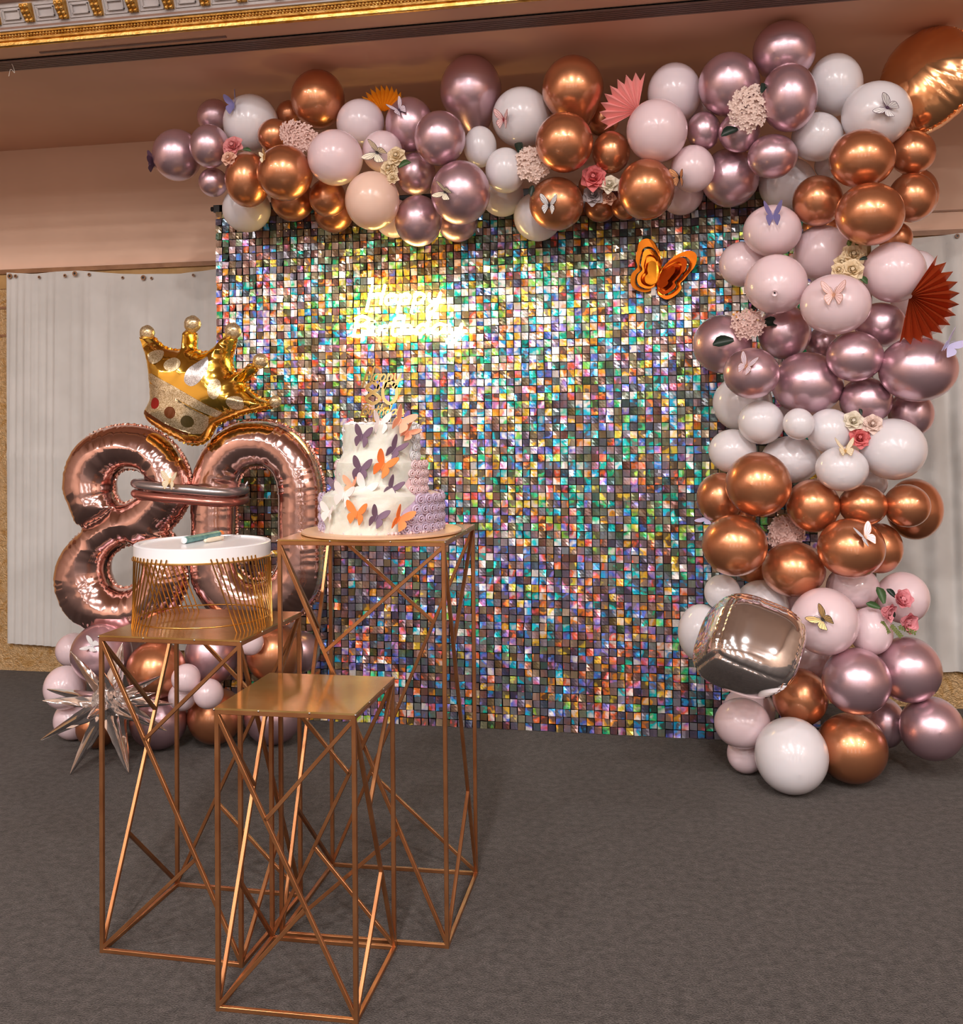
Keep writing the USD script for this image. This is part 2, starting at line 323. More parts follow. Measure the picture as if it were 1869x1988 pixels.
def petal(name, c):
    return M(name, {'p': ('principled_bsdf', {'base_color': c, 'roughness': .65}), 't': ('translucent_bsdf', {'color': c}), 'x': ('mix_closure', {'fac': .2})}, [('p.BSDF', 'x.closure1'), ('t.BSDF', 'x.closure2')], 'x.closure')
PETAL = {k: petal('petal_' + k, c) for k, c in dict(pink=(.80, .32, .32), coral=(.80, .22, .22), peach=(.87, .56, .42), blush=(.84, .62, .56), cream=(.88, .74, .50), ivory=(.88, .82, .68), grey=(.52, .46, .46), pale=(.88, .72, .64), rosebud=(.84, .34, .38)).items()}
PAPER = {k: plain('paper_' + k, c, .6) for k, c in dict(orange=(1.0, .46, .02), pink=(.84, .36, .34)).items()}
PAPER['copper'] = plain('paper_copper', (.45, .075, .02), .38, .55)
WING = {k: plain('wing_' + k, c, .4, me) for k, c, me in (('purple', (.21, .19, .40), 0), ('plum', (.10, .05, .09), 0), ('paleviolet', (.52, .50, .74), 0), ('black', (.03, .02, .02), 0), ('gold', (.80, .58, .26), .6), ('cream', (.88, .80, .60), 0),
        ('lilac', (.74, .64, .72), 0), ('white', (.82, .82, .82), 0), ('pinkwing', (.86, .60, .58), 0), ('orangewing', (.82, .42, .20), 0), ('rosegold', (.50, .26, .17), .5), ('silver', (.70, .70, .72), .4), ('blue', (.70, .76, .84), 0), ('darkred', (.30, .04, .05), 0))}
neon_glow = M('neon_glow', {'e': ('emission', {'color': (1.0, .64, .20), 'strength': 28.0})}, [], 'e.emission')
lamp_glass = M('lamp_glass', {'e': ('emission', {'color': LAMP, 'strength': 6.0})}, [], 'e.emission')
day_glass = M('day_glass', {'e': ('emission', {'color': (.95, .97, 1.0), 'strength': 2.2})}, [], 'e.emission')
teal_foil = mottled('teal_foil', (.10, .28, .28), (.22, .45, .43), 60, .3, .4)
clear_cap = plain('clear_cap', (.75, .78, .78), .15)
cream_handle = plain('cream_handle', (.82, .72, .55), .45)
steel = plain('steel', (.55, .52, .5), .25, 1.0)
thread_white = plain('thread_white', (.8, .76, .7), .8)

# laser film: grey foil, diffracted lamplight painted as rainbow patches shifting with view direction
film = M('laser_film', {'a': ('attribute', {'attribute': 'film'}), 's': ('separate_color', {}), 'g': ('geometry', {}), 'i': ('separate_xyz', {}),
    'w': ('math', {'math_type': 'multiply', 'value2': 61.0}), 'inc': ('mix', {'mix_type': 'add', 'fac': .06}), 'n1': ('noise_texture', {'dimensions': '4D', 'scale': 34, 'detail': .5, 'distortion': .6}), 'n2': ('noise_texture', {'dimensions': '4D', 'scale': 30, 'detail': 0}),
    'th': ('math', {'math_type': 'add'}), 'mk': ('map_range', {'range_type': 'smoothstep', 'from_min': 1.05, 'from_max': 1.17, 'clamp': True}),
    'h1': ('math', {'math_type': 'multiply_add', 'value2': .45}), 'h2': ('math', {'math_type': 'multiply_add', 'value2': .5}), 'h3': ('math', {'math_type': 'multiply_add', 'value2': .4}), 'hf': ('math', {'math_type': 'fraction'}),
    'c': ('rgb_ramp', {'ramp': [(0, (1, .13, .08)), (.13, (1, .36, .04)), (.24, (1, .66, .06)), (.34, (1, .80, .10)), (.43, (.35, .85, .10)), (.52, (.03, .72, .30)), (.64, (0, .72, .70)), (.75, (.02, .50, .95)), (.84, (.12, .20, .85)), (.92, (.42, .30, .85)), (.965, (.95, .28, .55)), (1, (1, .13, .08))]}), 'wh': ('map_range', {'from_min': 1.22, 'from_max': 1.42, 'clamp': True}), 'cw': ('mix', {'color2': (1, .97, .93)}),
    'gr': ('mix', {'color1': (.055, .044, .041), 'color2': (.28, .23, .21)}), 'gt': ('mix', {'fac': .11}), 'x': ('mix', {}),
    'p': ('principled_bsdf', {'metallic': .45, 'roughness': .2, 'coat_weight': .3, 'coat_roughness': .05})},
    [('a.color', 's.color'), ('s.b', 'w.value1'), ('g.position', 'inc.color1'), ('g.incoming', 'inc.color2'), ('inc.color', 'n1.vector'), ('w.value', 'n1.w'), ('g.position', 'n2.vector'), ('w.value', 'n2.w'),
     ('n1.fac', 'th.value1'), ('s.r', 'th.value2'), ('th.value', 'mk.value'), ('th.value', 'wh.value'), ('g.incoming', 'i.vector'), ('i.x', 'h1.value1'), ('s.g', 'h1.value3'), ('i.z', 'h2.value1'), ('h1.value', 'h2.value3'),
     ('n2.fac', 'h3.value1'), ('h2.value', 'h3.value3'), ('h3.value', 'hf.value1'), ('hf.value', 'c.fac'), ('wh.result', 'cw.fac'), ('c.color', 'cw.color1'), ('s.b', 'gr.fac'), ('mk.result', 'x.fac'), ('gr.color', 'gt.color1'), ('c.color', 'gt.color2'), ('gt.color', 'x.color1'), ('cw.color', 'x.color2'), ('x.color', 'p.base_color')])

# ------------------------------------------------------------------ the setting
WALL_Y, SOFFIT_Z, LIP_Y = 0.60, 2.60, -0.668
struct('floor', box((-4.6, -4.9, -.05), (8, .75, 0)), carpet, 'dark grey carpet of the stage')
struct('hall_floor', box((-4.6, -14, -.9), (8, -4.9, -.05)), hall_floor)
struct('wall_back', box((-4.6, WALL_Y, 0), (8, WALL_Y + .1, SOFFIT_Z + .1)), wall_paint, 'beige painted wall behind the shimmer backdrop')
struct('soffit', box((-4.6, LIP_Y, SOFFIT_Z), (8, WALL_Y, SOFFIT_Z + .05)), soffit_paint, 'dusky beige underside of the stage ceiling')
struct('wall_front', box((-4.6, -.98, 2.93), (8, -.90, HALL_Z)), hall_paint)
struct('ceiling', box((-4.6, -14, HALL_Z), (8, -.9, HALL_Z + .1)), hall_paint)
struct('wall_left', box((-4.7, -14, -.9), (-4.6, .75, HALL_Z)), hall_paint)
struct('wall_right', box((8, -14, -.9), (8.1, .75, HALL_Z)), hall_paint)
struct('wall_rear', box((-4.6, -14.1, -.9), (8, -14, HALL_Z)), hall_paint)
for k, x in enumerate((-2.6, .2, 3.0, 5.8)):                        # tall windows at the far end of the hall
    p = single('window', box((x, -14.0, .4), (x + .9, -13.97, 3.6)), day_glass, 'tall bright window at the far end of the hall', kind='structure')

# the gilt cornice along the front edge of the soffit
def run(prof, x0=-4.6, x1=8.0):
    """A moulding: (y, z) profile drawn along x."""
    pr = np.array(prof, float); n = len(pr); v = np.vstack([np.column_stack([np.full(n, x0), pr]), np.column_stack([np.full(n, x1), pr])]); f = []
    for i in range(n): j = (i + 1) % n; f += [(i, n + i, n + j), (i, n + j, j)]
    return v, np.array(f)
trim = thing('trim_1', 'gilt cornice with corbels along the front edge of the stage ceiling', None, (1.5, -.75, 2.6), kind='structure')
y0, z0 = LIP_Y, SOFFIT_Z
part(trim, 'gold_moulding', run([(y0, z0), (y0 - .006, z0), (y0 - .012, z0 + .004), (y0 - .012, z0 + .012), (y0 - .004, z0 + .015), (y0 - .004, z0 + .018), (y0 - .014, z0 + .021), (y0 - .016, z0 + .028), (y0 - .006, z0 + .032), (y0, z0 + .032)]), gold_leaf, 40)
beads = []
for x in np.arange(-1.6, 3.4, .0125):
    s = trimesh.creation.icosphere(1, .0056); s.apply_translation((x, y0 - .012, z0 + .038)); beads.append(s)
part(trim, 'bead_row', cat([run([(y0, z0 + .032), (y0 - .008, z0 + .033), (y0 - .008, z0 + .043), (y0, z0 + .044)])] + beads), gold_leaf, kind='stuff')
part(trim, 'gold_fillet', run([(y0, z0 + .044), (y0 - .016, z0 + .044), (y0 - .018, z0 + .050), (y0 - .012, z0 + .054), (y0, z0 + .054)]), gold_leaf, 40)
part(trim, 'white_fillet', run([(y0, z0 + .054), (y0 - .02, z0 + .054), (y0 - .022, z0 + .059), (y0, z0 + .059)]), frieze_paint)
part(trim, 'brown_band', run([(y0, z0 + .059), (y0 - .012, z0 + .059), (y0 - .02, z0 + .068), (y0, z0 + .07)]), cornice_brown)
ya, za, yb, zb = y0 - .02, z0 + .068, y0 - .050, z0 + .143
part(trim, 'frieze', run([(y0, za), (ya, za), (yb, zb), (y0, zb)]), frieze_paint)
part(trim, 'crown_band', run([(y0, zb), (yb - .01, zb), (yb - .03, zb + .01), (yb - .035, zb + .05), (yb - .05, zb + .06), (yb - .06, .32 + z0), (y0 - .2, .33 + z0), (y0, .33 + z0)]), cornice_brown)
nf = np.array([yb - ya, zb - za]); nf = nf / np.linalg.norm(nf); up2 = np.array([0, nf[0], nf[1]]); out2 = np.array([0, -nf[1], nf[0]]) * 1.0
L2 = float(np.hypot(yb - ya, zb - za)); base = np.array([0, ya, za])
def on_frieze(x, s, h): return np.array([x, 0, 0]) + base + up2 * s + out2 * h
cx0 = [at(px, py, -.78)[0] for px, py in ((31, 30), (98, 22), (166, 16), (236, 12), (308, 8), (377, 4), (450, 0), (524, -4))]
step = float(np.mean(np.diff(cx0)))
for k in range(-4, 15):
    x = cx0[0] + k * step
    pts = spline([(.010, .006), (.020, .011), (.030, .017), (.046, .024), (.064, .029), (.074, .028)], 5)
    w = .017
    prof = np.vstack([pts, [(.074, -.002), (.010, -.002)]]); n = len(prof); v = []
    for sx in (-w, w): v += [on_frieze(x + sx, s, h) for s, h in prof]
    f = [(i, (i + 1) % n, n + (i + 1) % n) for i in range(n)] + [(i, n + (i + 1) % n, n + i) for i in range(n)] + [(0, i, i + 1) for i in range(1, n - 1)] + [(n, n + i + 1, n + i) for i in range(1, n - 1)]
    ms = [(np.array(v), np.array(f))]
    for s, h, r in ((.017, .010, .008), (.032, .018, .007), (.048, .025, .008), (.064, .030, .008)):
        for sx in (-.009, .009):
            q = trimesh.creation.icosphere(1, r); q.apply_translation(on_frieze(x + sx, s, h)); ms.append(q)
    part(trim, 'corbel', cat(ms), gold_leaf)
    for (s0, s1, a, b, hh) in ((.012, .070, .022, step - .022, .004), (.024, .058, .036, step - .036, .008)):     # raised panel frame beside each corbel
        fr = []
        for (u0, u1, t0, t1) in ((a, b, s0, s0 + .004), (a, b, s1 - .004, s1), (a, a + .004, s0, s1), (b - .004, b, s0, s1)):
            c = [on_frieze(x + uu, tt, h_) for h_ in (0, hh) for uu, tt in ((u0, t0), (u1, t0), (u1, t1), (u0, t1))]
            fr.append((np.array(c), np.array([(4, 5, 6), (4, 6, 7), (0, 1, 5), (0, 5, 4), (1, 2, 6), (1, 6, 5), (2, 3, 7), (2, 7, 6), (3, 0, 4), (3, 4, 7)])))
        part(trim, 'panel_frame', cat(fr), frieze_paint)
ros = []
for i, x in enumerate(np.arange(-1.7, 1.0, .022)):
    for dz, r in ((.018, .0105), (.042, .012)):
        q = trimesh.creation.icosphere(1, r * (1 + .2 * math.sin(i * 2.1))); q.apply_translation((x, yb - .036 - dz * .2, zb + dz)); ros.append(q)
part(trim, 'rosette_band', cat(ros), gold_leaf, kind='stuff')

# slot diffuser let into the soffit
d0, d1 = -.565, -.467
dif = thing('linear_air_diffuser', 'long dark slotted air diffuser in the stage ceiling behind the gilt cornice', 'air vent', (1.5, (d0 + d1) / 2, SOFFIT_Z - .006))
part(dif, 'backing', box((-4.5, d0, SOFFIT_Z - .003), (7.9, d1, SOFFIT_Z - .0005)), black_panel)
for k in range(6):
    y = d0 + (d1 - d0) * (k + .5) / 6
    part(dif, 'slat', bar((-4.5, y, SOFFIT_Z - .0075), (7.9, y, SOFFIT_Z - .0075), .0115, .006), diffuser_paint)
single('slot_cover', box((at_z(82, 104, SOFFIT_Z)[0], -.607, SOFFIT_Z - .004), (at_z(445, 75, SOFFIT_Z)[0], -.597, SOFFIT_Z - .0005)), diffuser_paint, 'thin dark strip between gilt cornice and air diffuser', 'strip')
P = at_z(20, 125, SOFFIT_Z - .012)
single('loose_thread', tube(spline([P + (0, 0, .012), P + (.012, 0, -.01), P + (.02, -.002, -.035), P + (.004, -.003, -.02), P + (-.006, 0, -.045)], 6), .0014, 5), thread_white, 'small white thread dangling from the air diffuser at the far left', 'thread', True)

# trim, skirting and cloths on the back wall
ZT = 1.985
tr = thing('trim_2', 'ochre and brown timber rail above the curtains', None, (1, WALL_Y - .02, ZT - .05), kind='structure')
part(tr, 'rail', box((-4.6, WALL_Y - .030, ZT - .012), (8, WALL_Y, ZT + .010)), brown_wood)
part(tr, 'upper_edge', box((-4.6, WALL_Y - .022, ZT + .010), (8, WALL_Y, ZT + .020)), wall_paint)
part(tr, 'ochre_board', box((-4.6, WALL_Y - .018, ZT - .085), (8, WALL_Y, ZT - .012)), ochre_wood)
tl = thing('trim_3', 'gilt wall panel at the far left edge', None, (-1.6, WALL_Y - .01, .1), kind='structure')
part(tl, 'panel', box((-4.6, WALL_Y - .012, .0), (-1.0, WALL_Y, ZT - .085)), gold_paper)
for z in (1.80, 1.66): part(tl, 'dark_line', box((-4.6, WALL_Y - .017, z), (-1.36, WALL_Y - .010, z + .012)), brown_wood)
struct('baseboard_back', cat([box((-4.6, WALL_Y - .02, 0), (8, WALL_Y, .30))]), gold_paper, 'gold embossed skirting under the curtains')
struct('trim_4', box((2.6, WALL_Y - .006, 2.075), (8, WALL_Y, 2.082)), brown_wood, 'thin dark crack line on the wall at the right')

def curtain(name, label, x0, x1, tops, zb, seed, eyelets, creases, folds):
    """A hanging cloth: tops = (x, z) along its upper hem."""
    nx, nz = int((x1 - x0) / .008), 70; X = np.linspace(x0, x1, nx); tx, tz = np.array(tops).T; T = np.interp(X, tx, tz); P = np.zeros((nz, nx, 3))
    s = np.linspace(0, 1, nz)
    for j in range(nz):
        z = zb + .008 * np.sin(X * 3.1 + seed) + (T - zb - .008 * np.sin(X * 3.1 + seed)) * (1 - s[j]); y = np.full(nx, WALL_Y - .050)
        for (c, w, a, lean) in folds:
            y += a * np.exp(-((X - c - lean * s[j]) / w) ** 2) * (.25 + .75 * min(1, s[j] * 6) * (1 - .25 * s[j]))
        y += .004 * np.sin(X * 37 + seed + 1.5 * s[j]) * (1 - .5 * s[j]) + .003 * np.sin(X * 11 + 4 * s[j])
        for zc in creases: y -= .004 * np.exp(-((z - zc) / .010) ** 2)
        P[j] = np.stack([X, y, z], 1)
    v, f = grid(P); n = len(v); back = v + (0, .0025, 0)
    # hem edges join front and back
    ring = np.concatenate([np.arange(nx), np.arange(1, nz) * nx + nx - 1, (nz - 1) * nx + np.arange(nx - 2, -1, -1), np.arange(nz - 2, 0, -1) * nx]); r2 = np.roll(ring, -1)
    rim = np.vstack([np.stack([ring, r2, r2 + n], 1), np.stack([ring, r2 + n, ring + n], 1)])
    t = thing(name, label, 'curtain', (float(X.mean()), WALL_Y - .05, zb))
    part(t, 'cloth', (np.vstack([v, back]), np.vstack([f[:, ::-1], f + n, rim])), curtain_cloth, True)
    for (px, py, r) in eyelets:
        q = at(px, py, WALL_Y - .062); w = r * mpp(q); ms = lathe([(w * .55, -.001), (w * 1.1, -.001), (w * 1.1, .002), (w * .55, .002), (w * .55, -.001)], 14)
        v2 = np.stack([ms[0][:, 0], -ms[0][:, 2], ms[0][:, 1]], 1) + q; d = lathe([(0, 0), (w * .9, 0)], 14); d = (np.stack([d[0][:, 0], d[0][:, 2], d[0][:, 1]], 1) + q + (0, .0005, 0), d[1])
        e = part(t, 'eyelet', (v2, ms[1]), brown_wood); part(e, 'hole', d, black_panel)
    return t
C = lambda px, py: at(px, py, WALL_Y - .05)
lx0, lx1 = C(13, 530)[0], C(470, 520)[0]
curtain('curtain', 'greyish white pleated curtain with eyelets hanging left of the shimmer wall', lx0, lx1,
        [(C(x, y)[0], C(x, y)[2]) for x, y in ((13, 529), (65, 532), (100, 528), (150, 525), (190, 528), (240, 532), (300, 532), (350, 531), (422, 522), (470, 520))], C(60, 1251)[2], 1,
        [(19, 536, 4.5), (30, 536, 3), (76, 538, 2.5), (126, 535, 3), (145, 531, 4.5), (173, 533, 3), (238, 539, 2.5), (278, 539, 4.5), (294, 540, 2.5), (375, 534, 2.5)], (C(100, 884)[2], C(100, 1060)[2]),
        [(C(x, 600)[0], .009, -.011, -.02) for x in (24, 38, 53, 66, 80, 95, 110)] + [(C(x, 600)[0], .014, -.007, .0) for x in (140, 165, 178, 215, 255, 290, 335, 380, 410)])
rx0, rx1 = C(1690, 470)[0], C(2080, 440)[0]
curtain('curtain', 'creased off-white curtain hanging at the right edge behind the balloon column', rx0, rx1, [(C(x, y)[0], C(x, y)[2]) for x, y in ((1690, 468), (1780, 462), (1869, 452), (2080, 436))], C(1840, 1308)[2], 5,
        [(1858, 458, 4)], (C(1840, 1075)[2],), [(C(1838, 900)[0], .022, .022, .03), (C(1815, 900)[0], .03, -.016, .0), (C(1780, 900)[0], .03, .014, .02), (C(1862, 900)[0], .03, -.012, .01), (C(1730, 900)[0], .04, .012, 0)])

# ------------------------------------------------------------------ shimmer wall: 8 x 7 panels of 10 x 10 sequins
sh = thing('shimmer_wall', 'shimmer backdrop of holographic square sequins on black panels', 'backdrop', (1.2, 0, 0))
for i in range(8):
    for j in range(7):
        part(sh, 'panel', box((.3 * i + .0012, -.004, .3 * j + .0012), (.3 * i + .2988, .004, .3 * j + .2988)), black_panel)
for x in (.02, 1.2, 2.38): part(sh, 'frame_post', bar((x, .028, 0), (x, .028, 2.13), .03), black_metal)
for z in (.02, 1.05, 2.12): part(sh, 'frame_rail', bar((0, .028, z), (2.4, .028, z), .03), black_metal)
part(sh, 'clamp', cat([box((-.012, -.008, 2.10), (.015, .04, 2.13)), tube([(-.024, 0, 2.115), (-.010, 0, 2.115)], .010, 10)]), black_metal)
us = np.array([-.5, 0, .5]); loop = [0, 1, 2, 5, 8, 7, 6, 3]
QF = []
for a in range(2):
    for b in range(2):
        k = a * 3 + b; QF += [(k, k + 1, k + 4), (k, k + 4, k + 3)]
QF = np.array(QF); rimf = []
for i in range(8):
    a, b = loop[i], loop[(i + 1) % 8]; rimf += [(a, a + 9, b + 9), (a, b + 9, b)]
QF = np.vstack([QF, QF[:, ::-1] + 9, np.array(rimf)])
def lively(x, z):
    """Film colour strength at (x, z), with the lamplit bright band painted in."""
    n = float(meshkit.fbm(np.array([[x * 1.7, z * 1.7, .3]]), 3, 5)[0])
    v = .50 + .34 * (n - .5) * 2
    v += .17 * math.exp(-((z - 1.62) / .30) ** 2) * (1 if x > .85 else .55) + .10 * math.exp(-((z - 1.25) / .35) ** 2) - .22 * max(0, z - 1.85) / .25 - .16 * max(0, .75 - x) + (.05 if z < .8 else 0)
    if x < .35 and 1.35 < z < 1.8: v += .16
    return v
SQ = []
for i in range(80):
    cb = float(rng.normal(0, 1))
    for j in range(70):
        x, z = .015 + .03 * i, .015 + .03 * j
        gap = float(meshkit.noise(np.array([[x * 2.3, z * .9, 4.0]]), 9)[0])
        yaw = rng.normal(0, 6) + (36 * (1 if cb > -.6 else .3) * max(0, gap - .45) * 2 if x < 1.2 else 6 * max(0, gap - .5))
        tilt, roll = rng.normal(2, 4.5), rng.normal(0, 1.6); bend = rng.normal(0, .0016); tw = rng.normal(0, .0016)
        u, w = np.meshgrid(us, us[::-1], indexing='xy'); u, w = u.ravel(), w.ravel()
        p = np.stack([u * .0268, bend * (4 * u * u - .6) + tw * 4 * u * w, (w - .5) * .0276], 1)
        a = math.radians(yaw); c, s = math.cos(a), math.sin(a); p = np.stack([c * p[:, 0] - s * p[:, 1], s * p[:, 0] + c * p[:, 1], p[:, 2]], 1)
        a = math.radians(tilt); c, s = math.cos(a), math.sin(a); p = np.stack([p[:, 0], c * p[:, 1] + s * p[:, 2], -s * p[:, 1] + c * p[:, 2]], 1)
        a = math.radians(roll); c, s = math.cos(a), math.sin(a); p = np.stack([c * p[:, 0] - s * p[:, 2], p[:, 1], s * p[:, 0] + c * p[:, 2]], 1)
        p += (x + rng.normal(0, .0005), -.0135, z + .0142 + rng.normal(0, .0006))
        v = np.vstack([p, p + (0, .0003, 0)])
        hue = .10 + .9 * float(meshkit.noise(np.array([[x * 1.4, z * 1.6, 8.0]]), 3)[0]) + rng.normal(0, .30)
        if z < .75: hue = .55 + rng.normal(0, .20) + .08 * math.sin(x * 5)  # bluish lamp diffraction painted into the lower sequins
        elif z > 1.6 and .45 < x < 1.0: hue = .08 + rng.normal(0, .16)  # warm neon reflection painted into the hue round and above the sign
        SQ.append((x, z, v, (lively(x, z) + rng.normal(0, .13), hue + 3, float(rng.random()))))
near = sorted(range(len(SQ)), key=lambda k: math.hypot(SQ[k][0] - 1.66, SQ[k][1] - 1.2) if SQ[k][0] < 2.0 else 9)[:300]
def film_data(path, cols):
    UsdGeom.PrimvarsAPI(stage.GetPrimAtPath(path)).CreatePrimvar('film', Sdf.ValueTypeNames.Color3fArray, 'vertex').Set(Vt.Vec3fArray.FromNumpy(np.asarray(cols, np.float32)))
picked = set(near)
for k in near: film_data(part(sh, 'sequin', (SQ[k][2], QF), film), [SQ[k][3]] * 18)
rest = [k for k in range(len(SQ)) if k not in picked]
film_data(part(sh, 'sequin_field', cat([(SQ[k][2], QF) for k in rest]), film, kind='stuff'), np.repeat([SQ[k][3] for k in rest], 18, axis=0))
PV = np.array([(-1, 0, 0), (1, 0, 0), (0, 0, -1), (0, 0, 1), (0, -1, 0), (0, 1, 0)]) * .0011; PFc = np.array([(4, 1, 3), (4, 3, 0), (4, 0, 2), (4, 2, 1), (5, 3, 1), (5, 0, 3), (5, 2, 0), (5, 1, 2)])
part(sh, 'hook_field', cat([(PV + (q[0], -.0165, q[1] + .0105), PFc) for q in SQ]), silver_foil, kind='stuff')

# ------------------------------------------------------------------ neon lettering
GL = {'H': (1.15, [[(.03, -.7), (.10, .9), (.16, 2)], [(.06, .85), (.5, 1.0), (.98, 1.0)], [(1.0, 2), (.93, 1), (.92, 0)]]),
      'a': (.95, [[(.72, .85), (.40, 1.0), (.08, .62), (.14, .12), (.45, .05), (.70, .45), (.76, .98), (.74, .35), (.98, .05)]]),
      'p': (.95, [[(.05, 1.0), (.08, .2), (.02, -.95)], [(.07, .55), (.34, .98), (.70, .72), (.58, .18), (.28, .0), (.06, .3)]]),
      'y': (1.0, [[(.05, 1.0), (.12, .35), (.38, .05), (.68, .4), (.80, 1.0)], [(.80, 1.0), (.72, -.1), (.48, -.9), (.12, -.85), (.22, -.35), (.72, .0), (1.15, .25)]]),
      'B': (1.15, [[(.12, 0), (.14, 1), (.18, 1.95)], [(.0, 1.75), (.45, 2.02), (.88, 1.62), (.58, 1.14), (.18, 1.06)], [(.18, 1.06), (.75, 1.05), (1.0, .55), (.66, .05), (.02, .05)]]),
      'i': (.42, [[(.10, 1.0), (.12, .3), (.34, .02)], [(.10, 1.42), (.14, 1.48)]]),
      'r': (.66, [[(.08, 1.0), (.10, .0)], [(.11, .55), (.30, .95), (.58, .88)]]),
      't': (.66, [[(.26, 1.75), (.22, .4), (.38, .02), (.62, .14)], [(-.05, 1.12), (.3, 1.1), (.62, 1.18)]]),
      'h': (.92, [[(.12, 2.0), (.10, .0)], [(.12, .5), (.40, .98), (.66, .7), (.68, .05)]]),
      'd': (1.0, [[(.68, .82), (.36, 1.0), (.08, .5), (.34, .02), (.66, .4)], [(.74, 2.0), (.70, .5), (.88, .02)]]),
      '8': (1.1, [[(.5, 1.05), (.12, 1.45), (.5, 1.95), (.88, 1.45), (.5, 1.05), (.06, .5), (.5, 0), (.95, .5), (.5, 1.05)]]),
      '0': (1.1, [[(.5, 1.98), (.1, 1.5), (.1, .5), (.5, 0), (.9, .5), (.9, 1.5), (.5, 1.98)]])}
def lettering(text, x0, x1, zbase, xh, slant=.12):
    """[(letter, [polyline in (x, z)...])...] with the word filling x0..x1."""
    wd = sum(GL[c][0] for c in text); sx = (x1 - x0) / wd; x = x0; out = []
    for c in text:
        out.append((c, [np.array([(x + (u + slant * v) * sx, zbase + v * xh) for u, v in spline(np.array(s), 7)]) for s in GL[c][1]])); x += GL[c][0] * sx
    return out
ns = thing('neon_sign', 'glowing warm white neon sign reading Happy Birthday on the shimmer wall', 'neon sign', at(795, 640, -.05))
for text, (xa, xb, ya, yb_) in (('Happy', (712, 858, 592, 573)), ('Birthday', (682, 900, 653, 634))):
    A, B, T = at(xa, ya, -.05), at(xb, ya, -.05), at(xa, yb_, -.05)
    for c, ss in lettering(text, A[0], B[0], A[2], T[2] - A[2]):
        part(ns, 'letter', cat([tube([(x, -.05, z) for x, z in s], .0068, 8) for s in ss]), neon_glow, True)
for px, py in ((716, 560), (858, 560), (690, 655), (900, 640)):
    q = at(px, py, -.05); part(ns, 'standoff', tube([q, q + (0, .045, 0)], .003, 6), clear_cap)
q0, q1 = at(678, 520, -.03), at(700, 562, -.045)
part(ns, 'cable', tube(spline([q0 + (0, 0, .09), q0, (q0 + q1) / 2 + (-.01, -.006, -.004), q1], 6), .0013, 5), steel)

# ------------------------------------------------------------------ orange foil butterfly on the shimmer wall
bf = thing('foil_butterfly', 'large orange metallic foil butterfly with layered wings on the shimmer wall', 'butterfly', at(1275, 540, -.04))
def z934(p): return [(1190 + x / 9.345, 440 + y / 9.345) for x, y in p]
LW = [(780, 1060), (830, 900), (870, 700), (850, 480), (740, 270), (600, 215), (480, 280), (440, 420), (410, 600), (440, 740), (340, 860), (315, 1000), (370, 1120), (520, 1185), (660, 1170)]
RW = [(800, 1060), (850, 860), (950, 680), (1120, 540), (1320, 460), (1460, 480), (1520, 580), (1480, 740), (1380, 860), (1300, 960), (1220, 1040), (1240, 1130), (1150, 1240), (980, 1320), (850, 1260), (790, 1180)]
for wing, ref, tilt in ((LW, (800, 980), .55), (RW, (810, 980), .75)):
    O = at(*z934([ref])[0], -.035); pol = Polygon(pxpoly(z934(wing), -.035, 6)).buffer(0); Oc = np.array([O[0], O[2]])
    for lay, (sc, mt) in enumerate(((1.0, orange_foil), (.74, orange_foil_dark if wing is RW else orange_foil), (.45, orange_foil_light if wing is LW else orange_foil_dark))):
        g = shapely.affinity.scale(pol, sc, sc, origin=tuple(Oc)) if sc < 1 else pol
        if lay < 2: g = g.difference(shapely.affinity.scale(pol, sc * .80, sc * .80, origin=tuple(Oc + .16 * sc * (np.array(pol.centroid.coords[0]) - Oc))).difference(shapely.affinity.scale(pol, sc * .72, sc * .72, origin=tuple(Oc + .2 * sc * (np.array(pol.centroid.coords[0]) - Oc))))).buffer(0)
        v, f = extrude(g, .0006); r = np.abs(v[:, 0] - O[0]); bow = .05 * np.sin(np.clip((v[:, 1] - O[2]) / .1, -1, 1))
        part(bf, 'wing_layer', (np.stack([v[:, 0], -.022 - .014 * lay - v[:, 2] - tilt * r * (.55 + .3 * lay) * .8, v[:, 1]], 1), f), mt, 30)
for a, b in (((845, 760), (915, 540)), ((860, 760), (930, 420))):
    p, q = at(*z934([a])[0], -.05), at(*z934([b])[0], -.065); part(bf, 'antenna', tube([p, (p + q) / 2 + (.002, 0, 0), q], .0012, 5), orange_foil)
p, q = at(*z934([(900, 740)])[0], -.05), at(*z934([(790, 1040)])[0], -.045)
part(bf, 'body', tube(spline([p, (p + q) / 2 + (0, -.004, 0), q], 6), [.002] + [.0045] * 11 + [.002], 8), orange_foil, True)
p, q = at(*z934([(770, 1090)])[0], -.03), at(*z934([(690, 1250)])[0], -.03)
part(bf, 'tape', cat([box(np.minimum(p, q) + (0, -.001, 0), np.maximum(p, q) + (0, .001, 0))]), thread_white, label='white tape tab under the butterfly')

